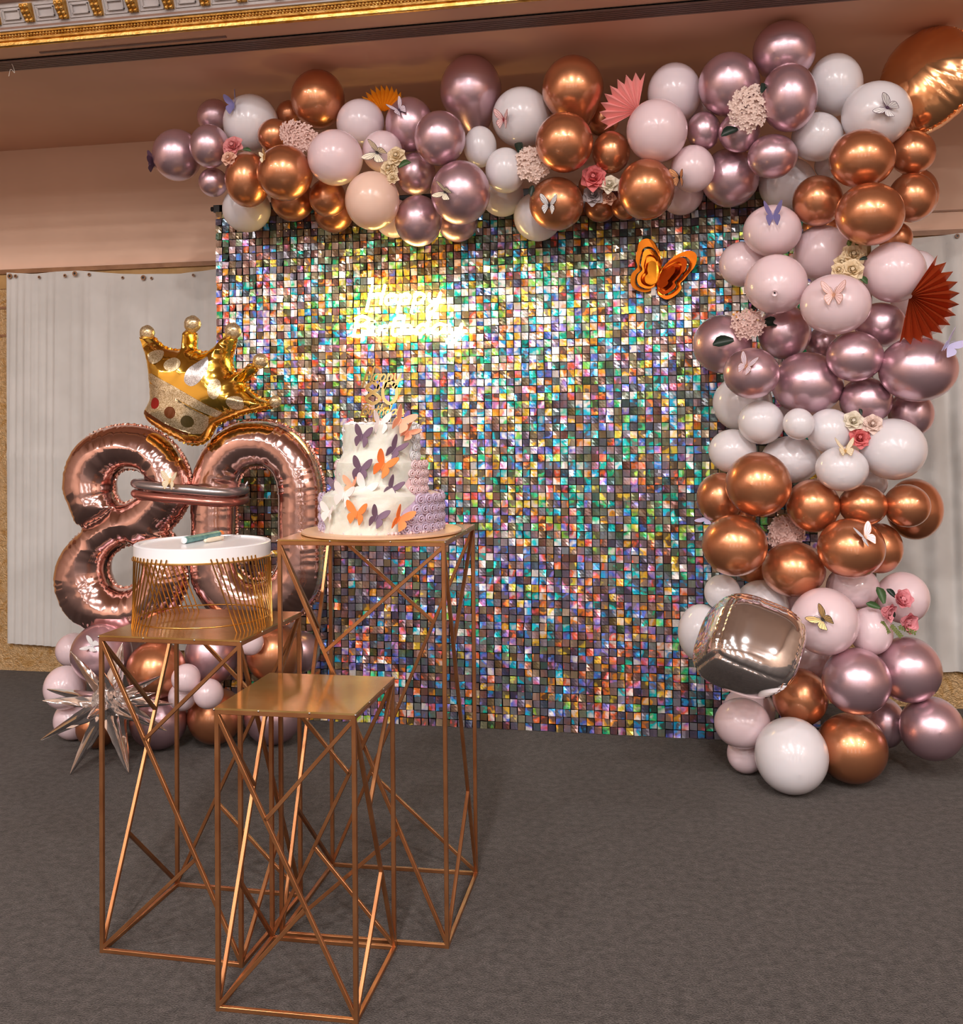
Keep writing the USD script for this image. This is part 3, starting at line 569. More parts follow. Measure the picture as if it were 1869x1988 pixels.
# ------------------------------------------------------------------ balloons: colour, centre and half axes as seen in the photograph (pixels), depth (metres), label
BALLOONS = '''
L 344 301 47 50 -0.235 large lilac chrome balloon at the far left tip of the arch, with dark purple butterfly
L 407 284 38 42 -0.325 lilac chrome balloon left of the pink rose, overlapping the arch's left-tip balloon
L 417 227 34 34 -0.145 lilac chrome balloon peeking out left of the white balloon with the purple butterfly
W 487 240 53 56 -0.207 white balloon near the arch's left end with a purple butterfly on its top
L 414 354 28 28 -0.235 small lilac chrome balloon hanging lowest at the arch's left end
C 481 349 43 54 -0.325 copper chrome balloon right below the peach rose, near the arch's left end
C 533 264 33 33 -0.288 copper chrome balloon just left of the wide blush hydrangea sprig
C 553 336 54 54 -0.414 large copper chrome balloon with a small gold butterfly, left of the pale pink one
C 563 222 27 27 -0.122 small copper chrome balloon half hidden left of the arch's leftmost top copper balloon
C 617 192 52 56 -0.235 large copper chrome balloon standing highest in the left third of the arch
W 479 406 47 45 -0.145 white balloon lowest at the shimmer wall's top left corner
C 568 388 42 42 -0.145 copper chrome balloon under the one with the gold butterfly, touching the shimmer wall
C 636 384 36 37 -0.262 copper chrome balloon directly below the large pale pink balloon, left of the peach one
P 651 306 54 54 -0.416 large pale pink balloon right of the wide blush hydrangea sprig
C 648 414 38 38 -0.119 copper chrome balloon hanging lowest left of the peach balloon, glowing from the neon
V 700 240 47 47 -0.235 pale lilac balloon left of the orange paper fan
P 742 294 39 40 -0.327 pale pink balloon with a cream butterfly, beside the cream carnations
O 723 390 53 57 -0.429 large peach balloon hanging above the neon sign's left end
L 795 243 47 54 -0.233 lilac chrome balloon with a lilac butterfly, right of the orange paper fan
L 854 269 50 53 -0.415 lilac chrome balloon below and left of the tallest pear-shaped lilac one
L 914 178 60 70 -0.189 tallest pear-shaped lilac chrome balloon on top of the arch's middle
L 807 338 39 41 -0.235 lilac chrome balloon right of the cream carnations
L 894 374 58 62 -0.415 large lilac chrome balloon with a cream butterfly, above the neon sign
L 812 429 46 50 -0.312 lilac chrome balloon hanging lowest above the neon sign
P 765 424 38 38 -0.145 pale pink balloon mostly hidden between the peach balloon and the lowest lilac one
L 888 430 40 40 -0.145 lilac chrome balloon behind and under the large one with the cream butterfly
W 932 285 32 40 -0.311 small white balloon between lilac balloons and the white one with pink butterfly
W 1012 228 57 58 -0.221 large white balloon with a pink butterfly, left of the topmost copper balloon
W 981 331 39 44 -0.340 white balloon left of the blush hydrangea in the arch's middle
W 975 380 42 41 -0.130 white balloon behind and below the one beside the middle hydrangea
W 1044 421 47 48 -0.160 white balloon hanging lowest, under the copper balloon with the white and black butterfly
C 1112 175 60 66 -0.296 topmost large copper chrome balloon left of the pink paper fan
C 1095 277 56 58 -0.415 large copper chrome balloon right above the middle blush hydrangea
C 1186 296 37 41 -0.325 small copper chrome balloon just above the pink peony
C 1080 396 53 52 -0.325 copper chrome balloon with a white and black butterfly, over the shimmer wall's top edge
C 1254 368 55 59 -0.415 large copper chrome balloon just right of the mixed rose bunch
C 1165 400 32 32 -0.119 small dark copper chrome balloon directly beneath the mixed rose bunch
C 1213 402 26 26 -0.171 smallest shaded copper balloon tucked left under the one right of the roses
C 1168 232 34 34 -0.145 copper chrome balloon mostly hidden behind the pink paper fan
P 1275 254 59 61 -0.415 large pale pink balloon right below the pink paper fan
V 1309 181 52 58 -0.251 pale lilac balloon at the top of the arch, right of the pink paper fan
V 1345 215 34 40 -0.095 pale lilac balloon glimpsed behind the top one right of the pink fan
L 1415 165 59 62 -0.338 large lilac chrome balloon left above the cream hydrangea at the arch's corner
L 1522 100 60 58 -0.308 highest lilac chrome balloon of all, close under the soffit
L 1531 190 54 66 -0.425 lilac chrome balloon right of the cream hydrangea at the arch's corner
L 1366 254 33 37 -0.304 small lilac chrome balloon between the large pale pink one and the hydrangea
L 1435 257 40 39 -0.354 lilac chrome balloon directly underneath the cream hydrangea at the corner
P 1344 328 43 46 -0.342 pale pink balloon with an orange butterfly
P 1322 375 43 43 -0.145 pale pink balloon under the one with the orange butterfly
L 1417 345 56 57 -0.218 large lilac chrome balloon lowest at the arch corner, touching the shimmer wall
L 1499 304 48 43 -0.384 lilac chrome balloon just left of the small white ones at the corner
W 1621 165 52 60 -0.235 white balloon directly right of the lilac corner cluster, above a smaller white one
W 1586 266 49 47 -0.315 white balloon left of the upper corner's copper cluster
W 1701 222 66 63 -0.359 large white balloon with a silver butterfly, in front of the copper foil heart
W 1528 358 55 52 -0.145 shaded white balloon behind the pink one with the purple butterfly
W 1606 322 25 25 -0.145 tiny glimpse of a white balloon left of the upper large copper one
C 1673 308 62 57 -0.461 large copper chrome balloon directly below the white one with the silver butterfly
C 1771 297 43 43 -0.302 copper chrome balloon just under the copper foil heart
C 1587 390 48 49 -0.325 copper chrome balloon left in the upper right copper cluster
C 1688 416 65 61 -0.515 largest copper chrome balloon in the upper right cluster, above the cream carnations
C 1770 384 45 48 -0.325 copper chrome balloon at the right of the cluster, front one of a pair
C 1778 377 42 50 -0.145 copper chrome balloon at the cluster's right edge, rear one of a pair
C 1738 463 32 32 -0.145 small copper chrome balloon peeking below the upper right copper cluster
C 1592 438 34 34 -0.136 copper balloon in deep shade behind the pink ones, below the copper cluster
P 1499 448 56 50 -0.334 pale pink balloon with a purple butterfly standing up on it
P 1441 513 45 44 -0.226 pale pink balloon farthest left in the pink cluster, over the shimmer wall
P 1506 552 60 58 -0.421 large pale pink balloon showing its dimple, above the hydrangea with leaves
P 1595 492 54 55 -0.244 pale pink balloon directly left of the cream carnations
P 1621 591 67 59 -0.514 largest pale pink balloon with a pink and gold butterfly
P 1735 529 60 59 -0.417 pale pink balloon left of the copper paper fan
V 1779 522 37 36 -0.239 pale lilac balloon peeking out above the copper paper fan
P 1786 603 57 52 -0.157 pink balloon behind the copper paper fan
L 1709 631 48 44 -0.345 lilac chrome balloon directly left under the copper paper fan
L 1522 645 51 53 -0.257 lilac chrome balloon right of the hydrangea with leaves
L 1402 668 57 57 -0.261 lilac chrome balloon farthest left, behind the hydrangea with leaves
L 1595 668 32 32 -0.171 small shaded lilac balloon under the largest pink one
L 1458 725 54 50 -0.451 lilac chrome balloon with a lilac and pink butterfly
L 1567 745 68 62 -0.332 large lilac chrome balloon in the middle of the lilac cluster
L 1659 692 54 49 -0.449 lilac chrome balloon above centre right of the lilac cluster, no butterfly
L 1681 778 50 46 -0.354 lilac chrome balloon just above the white, peach and pink roses
L 1782 717 74 64 -0.450 largest lilac chrome balloon with a pale purple butterfly at its right edge
L 1768 803 43 46 -0.285 lilac chrome balloon below the largest lilac one, in front of the right curtain
W 1441 783 57 55 -0.192 white balloon left, behind the lilac one with lilac and pink butterfly
W 1477 820 44 43 -0.378 white balloon left of the smallest white one
W 1550 823 30 31 -0.469 smallest white balloon in the middle of the white row
W 1610 836 44 43 -0.406 white balloon left of the white, peach and pink roses
W 1733 872 63 60 -0.405 largest white balloon right under the white, peach and pink roses
W 1422 876 46 43 -0.298 white balloon farthest left, above the lower copper cluster
W 1535 892 57 46 -0.301 white balloon right behind the large top copper balloon of the lower cluster
W 1634 910 50 44 -0.490 white balloon with a gold butterfly
W 1690 936 32 32 -0.219 white balloon mostly hidden right of the one with the gold butterfly
W 1527 812 25 25 -0.197 white balloon barely seen behind the smallest white one
C 1398 967 46 50 -0.325 copper chrome balloon farthest left at the top of the lower copper cluster
C 1472 940 63 63 -0.490 large copper chrome balloon at the top left of the lower copper cluster
C 1578 982 51 52 -0.418 copper chrome balloon above right of the lower blush hydrangea
C 1675 981 46 40 -0.414 copper chrome balloon below the white one with the gold butterfly
C 1760 982 44 42 -0.388 copper chrome balloon at the cluster's right, smaller front one of a nested pair
C 1775 988 53 60 -0.228 copper chrome balloon at the cluster's right, larger rear one of a nested pair
C 1426 1059 63 60 -0.511 large copper chrome balloon left of the lower blush hydrangea
C 1652 1064 64 58 -0.513 copper chrome balloon with a white blue butterfly, in the lower copper cluster
C 1706 1064 45 49 -0.332 copper chrome balloon half hidden behind the one with the white blue butterfly
C 1540 1105 61 54 -0.403 copper chrome balloon directly under the lower blush hydrangea
C 1435 1000 32 32 -0.220 copper balloon in shade between two large copper balloons at the left
C 1462 1094 38 38 -0.247 copper balloon peeking from under the large one left of the hydrangea
W 1402 1150 35 35 -0.376 small white balloon left above the silver foil cube
W 1478 1176 52 50 -0.327 white balloon just behind the top of the silver foil cube
W 1361 1229 45 56 -0.361 white balloon behind the left side of the silver foil cube
P 1600 1206 65 65 -0.513 large pale pink balloon with a gold and black butterfly
P 1655 1140 50 42 -0.351 pale pink balloon below the copper one with the white blue butterfly
P 1752 1160 50 50 -0.343 pale pink balloon behind the pink rosebuds
P 1690 1225 42 46 -0.431 pale pink balloon left below the pink rosebuds
P 1573 1275 47 47 -0.267 pale pink balloon behind the silver cube's right side
P 1548 1165 32 32 -0.255 small pale pink balloon between silver cube and lower copper cluster
L 1662 1322 65 64 -0.514 large lilac chrome balloon in the bottom cluster, left of another
L 1763 1300 62 63 -0.406 lilac chrome balloon in the bottom cluster, below the pink rosebuds
L 1808 1414 60 61 -0.396 lilac chrome balloon lowest at the right, in front of the wall
L 1716 1403 40 48 -0.274 small lilac chrome balloon between the bottom copper one and the rightmost lilac
C 1553 1353 53 55 -0.396 copper chrome balloon right below the silver foil cube
C 1653 1452 68 67 -0.448 large copper chrome balloon resting low beside the white one on the carpet
W 1536 1473 70 73 -0.557 large white balloon lying on the carpet at the garland's foot
P 1441 1404 54 48 -0.450 pale pink balloon left below the silver foil cube
P 1454 1378 50 44 -0.283 pale pink balloon squeezed between the silver cube and the one below
P 1447 1468 36 37 -0.384 small pale pink balloon left of the white one on the carpet
P 142 1262 33 33 -0.165 pale pink balloon at the upper left under the number eight
L 197 1268 58 57 -0.499 lilac chrome balloon with a silver butterfly, above the silver starburst
P 126 1335 40 42 -0.470 pale pink balloon left behind the silver starburst
P 143 1400 38 38 -0.414 pale pink balloon low on the left behind the silver starburst
C 303 1300 57 56 -0.510 copper chrome balloon right of the silver starburst, under the number eight
L 412 1270 52 57 -0.345 lilac chrome balloon seen under the cake stand's plinth top, just above the tiny pink trio
C 533 1268 55 57 -0.341 copper chrome balloon under the number zero
P 361 1317 28 28 -0.601 tiny pink balloon, top one of the trio
P 354 1352 27 28 -0.551 tiny pink balloon, bottom left one of the trio
P 405 1347 29 29 -0.607 tiny pink balloon, right one of the trio
L 308 1402 55 55 -0.469 lilac chrome balloon on the carpet right of the silver starburst
C 418 1390 54 54 -0.403 copper chrome balloon on the carpet under the tiny pink trio
L 530 1392 56 55 -0.346 lilac chrome balloon on the carpet under the number zero
P 487 1247 25 25 -0.475 small pink balloon left of the copper one under the zero
C 190 1412 42 42 -0.492 copper chrome balloon on the carpet behind the silver starburst
P 545 1195 32 32 -0.222 pink balloon squeezed right under the number zero
P 235 1240 46 40 -0.165 pale pink balloon squeezed under the number eight
L 585 1265 36 40 -0.165 lilac chrome balloon at the right end of the number cluster
C 1528 1030 34 34 -0.150 shaded copper balloon hidden behind the lower blush hydrangea
C 1150 362 28 28 -0.140 shaded copper balloon hidden behind the mixed rose bunch
'''
KIND = {'L': 'lilac chrome', 'C': 'copper chrome', 'W': 'white', 'P': 'pale pink', 'V': 'pale lilac', 'O': 'peach'}
NA, NB = 36, 18
def balloon_mesh(axis, rx, ry, pear):
    """A blown-up balloon whose neck points along axis."""
    t = np.linspace(0, math.pi * .965, NB + 1); z = np.cos(t); r = np.sin(t); lo = np.maximum(0, -z)
    r = r * (1 - pear * lo ** 1.5 * .55); z = np.where(z < 0, z * (1 + pear * .55 * lo ** 2), z)
    end = z[-1]; prof = [(0.0, 1.0)] + list(zip(r[1:], z[1:])) + [(.075, end - .03), (.05, end - .07)]
    knot = [(.048, end - .06), (.075, end - .075), (.075, end - .105), (.045, end - .12), (.05, end - .15), (.10, end - .19), (.092, end - .195), (.03, end - .15)]
    e1, e2, d = frame_of(-np.asarray(axis, float))
    out = []
    for pr in (prof, knot):
        v, f = lathe(pr[::-1], NA if pr is prof else 12); v = v[:, :1] * e1 + v[:, 1:2] * e2 + v[:, 2:] * d
        out.append((v * (rx, math.sqrt(rx * ry), ry), f))
    return out
PLACED = []
brng = np.random.default_rng(21)
for line in BALLOONS.strip().split('\n'):
    a = line.split(' ', 6); c = a[0]; px, py, hx, hy, Y = map(float, a[1:6]); label = a[6]
    P = at(px, py, Y); s = mpp(P); rx, ry = hx * s, hy * s
    tall = label.startswith(('tallest pear', 'topmost large'))
    axis = np.array([.10, .35, -1.0]) if tall else np.array([brng.normal(0, .35), 1.0, brng.normal(0, .35)])
    if 'dimple' in label: axis = np.array([-.12, -1, -.38])
    P = P + (0, 0, max(0, ry + .002 - P[2]))
    b, k = balloon_mesh(axis, rx, ry, .55 if tall else .12)
    t = thing('balloon', label, 'balloon', (P[0], P[1], P[2] - ry), 'balloons under the number balloons' if px < 600 and py > 1150 else 'balloons of the garland')
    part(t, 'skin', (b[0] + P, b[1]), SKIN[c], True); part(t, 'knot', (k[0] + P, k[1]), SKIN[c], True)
    PLACED.append((P, np.array([rx, math.sqrt(rx * ry), ry]), px, py, label))
def on_balloon(px, py, key=None, lift=.004):
    """The nearest point of a balloon's skin that the pixel sees, and the outward normal there."""
    d = ray(px, py); best = None
    for P, R, bx, by, lab in PLACED:
        if key and key not in lab: continue
        o = (EYE - P) / R; q = d / R; A, B, Cc = q @ q, o @ q, o @ o - 1; D = B * B - A * Cc
        if D < 0: continue
        t = (-B - math.sqrt(D)) / A
        if best is None or t < best[0]: X = EYE + t * d; n = (X - P) / R ** 2; best = (t, X, n / np.linalg.norm(n))
    if best is None: return at(px, py, -.34), np.array([0, -1.0, 0])     # beside the balloons
    return best[1] + best[2] * lift, best[2]

# ------------------------------------------------------------------ foil numbers
def foil_thing(name, label, category, foil, Y, mat, edge, loc=None, group=None):
    v, f = foil.mesh(Y); t = thing(name, label, category, (v[:, 0].mean(), Y, v[:, 2].min()), group)
    part(t, 'foil_body', (v, f), mat, 50); part(t, 'seam_edge', foil.seam(Y), edge); return t
NY = -.40
eight0 = strokes([[(168, 1003, 20), (173, 965, 40), (172, 935, 48), (190, 893, 49), (238, 873, 48), (290, 884, 50), (318, 925, 54), (312, 968, 55), (272, 1010, 52), (212, 1054, 51), (168, 1092, 50), (155, 1130, 47), (176, 1170, 47), (235, 1187, 47), (290, 1172, 50), (316, 1128, 50), (312, 1090, 44), (318, 1062, 28), (322, 1045, 16)]], NY, 6)
ext = max(getattr(eight0, 'geoms', [eight0]), key=lambda g: g.area).exterior
holes = [Polygon(pxpoly(h, NY, 6)) for h in ([(245, 911), (226, 924), (221, 945), (226, 965), (241, 977), (262, 968), (284, 950), (288, 932), (272, 914)], [(210, 1108), (216, 1082), (238, 1062), (262, 1058), (275, 1080), (280, 1105), (268, 1130), (245, 1141), (222, 1134)])]
eight = Polygon(ext).difference(unary_union(holes)).union(Polygon(pxpoly([(160, 1012), (200, 985), (240, 980), (215, 1030), (180, 1050)], NY))).difference(unary_union(holes)).buffer(.003).buffer(-.003)
sl = [[at(x, y, NY)[[0, 2]] for x, y in q] for q in ([(154, 1027), (175, 1022), (208, 1005), (238, 978)], [(348, 1032), (325, 1040), (300, 1050), (264, 1059)])]
w8 = 50 * mpp(at(250, 1000, NY))
foil_thing('number_balloon', 'rose gold foil number balloon shaped like the digit eight', 'number balloon', Foil(eight, w8, 1.0, .07, 190, .45, slits=sl), NY, rose_foil, rose_foil_edge)
zero_o = Polygon(pxpoly([(374, 1020), (376, 930), (402, 865), (450, 825), (502, 816), (555, 827), (602, 868), (627, 930), (630, 1020), (629, 1120), (600, 1178), (553, 1212), (500, 1220), (448, 1212), (402, 1178), (374, 1120)], NY + .045, 6))
zero_i = Polygon(pxpoly([(460, 1010), (463, 940), (480, 912), (502, 906), (524, 912), (540, 942), (542, 1010), (541, 1085), (524, 1117), (500, 1124), (478, 1116), (462, 1088)], NY + .045, 6))
foil_thing('number_balloon', 'rose gold foil number balloon shaped like the digit zero', 'number balloon', Foil(zero_o.difference(zero_i), 44 * mpp(at(500, 1000, NY)), 1.0, .06, 190, .45), NY + .045, rose_foil, rose_foil_edge)

# ------------------------------------------------------------------ gold crown
CY = -.44
def zc(p): return [(240 + x / 5.497, 600 + y / 5.497) for x, y in p]
body = [(255, 1100), (300, 1000), (318, 930), (305, 760), (280, 560), (235, 400), (205, 300), (300, 290), (360, 345), (450, 415), (560, 440), (640, 430), (655, 330), (672, 240), (755, 240), (765, 330), (770, 430), (880, 465), (990, 400), (1090, 300), (1190, 300), (1180, 400), (1150, 500), (1155, 600), (1200, 690), (1270, 660), (1360, 590), (1420, 640), (1360, 720), (1285, 790), (1340, 860), (1440, 940), (1555, 985), (1580, 1045), (1450, 1080), (1300, 1110), (1120, 1180), (980, 1250), (900, 1390), (800, 1440), (690, 1435), (560, 1370), (400, 1280), (290, 1200)]
cp = Polygon(pxpoly(zc(body), CY, 4)).buffer(0)
cf = Foil(cp, 52 * mpp(at(370, 750, CY)), 1.05, .05, 210, .4)
crown = foil_thing('crown_balloon', 'gold foil crown balloon tilted on top of the two number balloons', 'foil balloon', cf, CY, gold_foil, gold_foil_edge)
for cx, cy, r in ((268, 258, 82), (750, 165, 92), (1180, 240, 90), (1472, 556, 82), (1630, 988, 66)):
    P = at(*zc([(cx, cy)])[0], CY); R = r / 5.497 * mpp(P); q = trimesh.creation.icosphere(3, R); n = meshkit.noise(q.vertices / R * 3.2, 3)[:, None]; q.vertices *= (.93 + .13 * n); q.vertices *= (1, .85, 1); q.apply_translation(P + (0, -.012, 0)); part(crown, 'glitter_ball', q, gold_glitter, True)
PP = lambda p, s=0: Polygon(pxpoly(zc(p), CY, s)).buffer(0)
part(crown, 'glitter_band', cf.patch(PP([(345, 700), (430, 700), (640, 810), (900, 960), (1140, 1105), (1060, 1160), (860, 1050), (560, 880), (370, 770)]), CY), gold_glitter, True)
gems = [((470, 1010), 60), ((638, 1108), 64), ((808, 1200), 64)]
band = PP([(318, 800), (430, 810), (700, 960), (1000, 1150), (960, 1240), (900, 1330), (820, 1330), (560, 1220), (315, 1060), (290, 1000)])
for c, r in gems: band = band.difference(Point(*at(*zc([c])[0], CY)[[0, 2]]).buffer(r / 5.497 * mpp(at(*zc([c])[0], CY))))
part(crown, 'glitter_band', cf.patch(band, CY), gold_glitter, True)
for (c, r), mt, nm in zip(gems, (gem_red, gem_brown, gem_olive), ('dark red round gem', 'brown round gem', 'dark olive round gem')):
    g = Point(*at(*zc([c])[0], CY)[[0, 2]]).buffer(r / 5.497 * mpp(at(*zc([c])[0], CY)) * .97); part(crown, 'gem', cf.patch(g, CY, .0016, .005), mt, True, label=nm)
for cx, cy, rx, ry in ((450, 522, 74, 78), (650, 605, 88, 74), (1092, 862, 66, 108), (1285, 1005, 84, 72)):
    g = Polygon(pxpoly(zc([(cx + rx * math.cos(a), cy + ry * math.sin(a)) for a in np.arange(20) * math.pi / 10]), CY)); part(crown, 'glitter_oval', cf.patch(g, CY, .0013, .006), gold_glitter, True)
part(crown, 'glitter_drop', cf.patch(PP([(790, 740), (830, 640), (960, 540), (1010, 530), (1020, 640), (960, 770), (870, 835), (800, 800)], 4), CY), silver_glitter, True)
part(crown, 'dark_stripe', cf.patch(PP([(300, 1075), (400, 1110), (560, 1220), (800, 1330), (790, 1350), (560, 1260), (400, 1170), (300, 1110)]), CY), gem_brown, True)

# ------------------------------------------------------------------ long tube balloons looped round both numbers
for k, (nm, py, mt, lab, r) in enumerate((('tube_balloon', 943, grey_chrome, 'grey chrome long tube balloon looped round the eight and zero, upper ring', 9), ('tube_balloon', 962, rose_chrome, 'rosy copper long tube balloon looped below the grey one round the numbers', 8.5))):
    A, B = at(273, py - 6, NY), at(470, py + 10, NY); c = (A + B) / 2; hx = (B[0] - A[0]) / 2; dz = (B[2] - A[2]) / 2
    an = np.linspace(0, 2 * math.pi, 57)[:-1]; p = np.stack([c[0] + hx * np.sign(np.cos(an)) * np.abs(np.cos(an)) ** .75, NY - .005 + .125 * np.sign(np.sin(an)) * np.abs(np.sin(an)) ** .8, c[2] + dz * np.cos(an) + .004 * np.sin(2 * an)], 1)
    t = thing(nm, lab, 'balloon', (c[0], NY, c[2] - .02)); part(t, 'ring', tube(p, r * mpp(c), 14, True), mt, True)
    part(t, 'knot', tube([p[3] + (0, 0, .012), p[3] + (.006, .004, .022), p[3] + (.008, .004, .030)], [.004, .006, .002], 6), mt, True)

# ------------------------------------------------------------------ silver starburst
SY = -.70
sc = at(213, 1362, SY)
stb = thing('starburst_balloon', 'silver foil starburst balloon with long spikes at the foot of the number eight', 'foil balloon', (sc[0], SY, .01))
srng = np.random.default_rng(5)
q = trimesh.creation.icosphere(3, .062); q.vertices *= (.9 + .22 * meshkit.noise(q.vertices * 55, 2)[:, None]); q.apply_translation(sc); part(stb, 'core', q, silver_glitter)
for (px, py, dy, w) in ((84, 1360, -.05, 20), (92, 1338, .04, 17), (80, 1436, -.10, 21), (137, 1502, -.08, 22), (249, 1498, -.06, 22), (138, 1266, .02, 18), (237, 1250, .03, 19), (310, 1313, -.02, 17), (322, 1418, -.06, 21), (334, 1366, .05, 16), (196, 1300, -.20, 20), (268, 1395, -.22, 20), (170, 1395, -.24, 18), (300, 1345, .04, 16)):
    T = at(px, py, SY + dy); T[2] = max(T[2], .004); e1, e2, d = frame_of(T - sc); L = np.linalg.norm(T - sc); V = []; n = 14
    for i, tt in enumerate(np.linspace(.04, 1, 12)):
        rr = w * 1.0 * mpp(sc) * min(1, tt * 8) * (1 - tt) ** .8 + .0022; an = np.arange(n) * 2 * math.pi / n
        rad = rr * (1 + .22 * np.cos(an * 4 + px) + .05 * srng.normal(size=n)); flat = .75
        V.append(sc + d * L * tt + (np.cos(an) * rad)[:, None] * e1 + (np.sin(an) * rad * flat)[:, None] * e2)
    v = np.vstack(V); f = []
    for i in range(11):
        for j in range(n): k = (j + 1) % n; f += [(i * n + j, i * n + k, (i + 1) * n + k), (i * n + j, (i + 1) * n + k, (i + 1) * n + j)]
    v = np.vstack([v, T + d * .004]); f += [(11 * n + j, 11 * n + (j + 1) % n, len(v) - 1) for j in range(n)]
    part(stb, 'spike', (v, np.array(f)), silver_foil, 25)

# ------------------------------------------------------------------ silver cube balloon
DC = at(1453, 1254, -.69); R = 101 * mpp(DC)
q = trimesh.creation.icosphere(5, 1.0); u = np.array(q.vertices)
def euler(ax, ay, az): return trimesh.transformations.euler_matrix(*np.radians((ax, ay, az)))[:3, :3]
A = np.abs(u); sup = (A ** 3.2).sum(1) ** (-1 / 3.2); s2 = np.sort(A * sup[:, None], axis=1); edge = np.exp(-((s2[:, 2] - s2[:, 1]) / .045) ** 2) * np.exp(-np.maximum(0, s2[:, 0] - .9) * 8)
along = np.where((A.argmin(1) == 0)[:, None], u[:, :1], np.where((A.argmin(1) == 1)[:, None], u[:, 1:2], u[:, 2:]))[:, 0] * sup
wide = np.exp(-((s2[:, 2] - s2[:, 1]) / .22) ** 2)
p = u * (sup * (1 - .035 * edge) + wide * .006 * np.sin(along * 46 + 2 * np.sin(along * 13)))[:, None]
p = p * .88 * R @ (euler(0, 20, 0) @ euler(-32, 0, 0) @ euler(0, 0, 6)).T * (1.06, 1, .97)
cu = thing('cube_balloon', 'mirror silver rounded cube foil balloon at the left of the lower garland', 'foil balloon', (DC[0], DC[1], DC[2] - R))
part(cu, 'foil_body', (p + DC, q.faces), silver_foil, True)
tail = DC + np.array([-.86, -.30, .12]) * R
part(cu, 'filling_tail', cat([extrude(Polygon([(0, -.008), (.03, -.014), (.034, .012), (0, .008)]), .001)]) if False else place(extrude(Polygon([(-.012, -.005), (.02, -.012), (.024, .010), (-.012, .006)]), .001), tail, *facing((-.6, -.7, .2), 150)), silver_foil)

# ------------------------------------------------------------------ copper foil heart
ht = np.linspace(0, 2 * math.pi, 60)[:-1]; hp = np.stack([.5 * np.sin(ht) * (1 + .06 * np.cos(ht)), .5 * np.cos(ht) - .09 * np.maximum(0, -np.cos(ht)) ** 3 - .035 * np.exp(-((ht - .35) / .25) ** 2)], 1)
HC = at(1806, 146, -.16); hs = 205 * mpp(HC)
hf = Foil(Polygon(hp * hs).buffer(0), .49 * hs, .62, .07, 260 * .6, .35, res=.014)
HR = euler(0, 0, -38) @ euler(-14, 0, 0) @ euler(0, 22, 0)
v, f = hf.mesh(0.0); hv = v @ HR.T + HC; v2, f2 = hf.seam(0.0, .006); hv2 = v2 @ HR.T + HC
dzz = min(0, SOFFIT_Z - .004 - hv[:, 2].max()); hv += (0, 0, dzz); hv2 += (0, 0, dzz)
t = thing('heart_balloon', 'copper foil heart balloon at the top right corner of the garland', 'foil balloon', HC + (0, 0, -.2)); part(t, 'foil_body', (hv, f), copper_foil, 50); part(t, 'seam_edge', (hv2, f2), copper_foil)

# ------------------------------------------------------------------ three nesting plinths of copper bars
def plinth(x, y, rot, w, h, d, joint, label):
    c, s = math.cos(rot), math.sin(rot); ea, eb = np.array([c, s, 0]), np.array([-s, c, 0]); O = np.array([x, y, 0]); b = .0095; k = b / 2
    t = thing('display_plinth', label, 'plinth', O + ea * w / 2 + eb * d / 2, 'nesting copper bar plinths')
    K = [(k, k), (w - k, k), (w - k, d - k), (k, d - k)]; P = lambda i, z: O + ea * K[i % 4][0] + eb * K[i % 4][1] + np.array([0, 0, z])
    lo, hi = k, h - .004 - k
    for i in range(4): part(t, 'leg', bar(P(i, 0), P(i, h - .004), b), plinth_paint)
    for i in range(4): part(t, 'base_rail', bar(P(i, lo), P(i + 1, lo), b * .98), plinth_paint)
    for i in range(4): part(t, 'top_rail', bar(P(i, hi), P(i + 1, hi), b * .98), plinth_paint)
    for i in range(4):
        A, B = P(i, hi - k), P(i + 1, lo + k); J1, J2 = A + (B - A) * joint, A + (B - A) * (1 - joint)
        part(t, 'brace', bar(A, B, b * .9), plinth_paint); part(t, 'brace', bar(P(i + 1, hi - k), J1, b * .9), plinth_paint); part(t, 'brace', bar(P(i, lo + k), J2, b * .9), plinth_paint)
    z = h - .004; cs = [O + ea * a + eb * q for a, q in ((.0, 0), (w, 0), (w, d), (0, d))]
    v = np.array([p + np.array([0, 0, zz]) for zz in (z, h) for p in cs]); f = np.array([(0, 2, 1), (0, 3, 2), (4, 5, 6), (4, 6, 7), (0, 1, 5), (0, 5, 4), (1, 2, 6), (1, 6, 5), (2, 3, 7), (2, 7, 6), (3, 0, 4), (3, 4, 7)])
    part(t, 'top_sheet', (v, f), plinth_sheet, label='brass coloured sheet metal top')
    wl = []
    for i in range(4):
        for tt in (0, .32, .68):
            q = trimesh.creation.icosphere(1, .0026); q.apply_translation(cs[i] + (cs[(i + 1) % 4] - cs[i]) * tt + (0, 0, h - .003)); wl.append(va(q))
    for q in wl[:6]: part(t, 'weld_spot', q, steel)
    return O + ea * w / 2 + eb * d / 2
c1 = plinth(.9587, -2.0476, .0178, .3039, .6204, .3061, .355, 'lowest copper bar plinth with a bare brass coloured top, nearest the camera')
c2 = plinth(.5908, -1.8735, -.0166, .3522, .7242, .3568, .315, 'middle-height copper bar plinth carrying the white cake stand')
c3 = plinth(.9683, -1.7285, .0276, .4066, .9326, .3977, .275, 'tallest copper bar plinth carrying the butterfly cake')

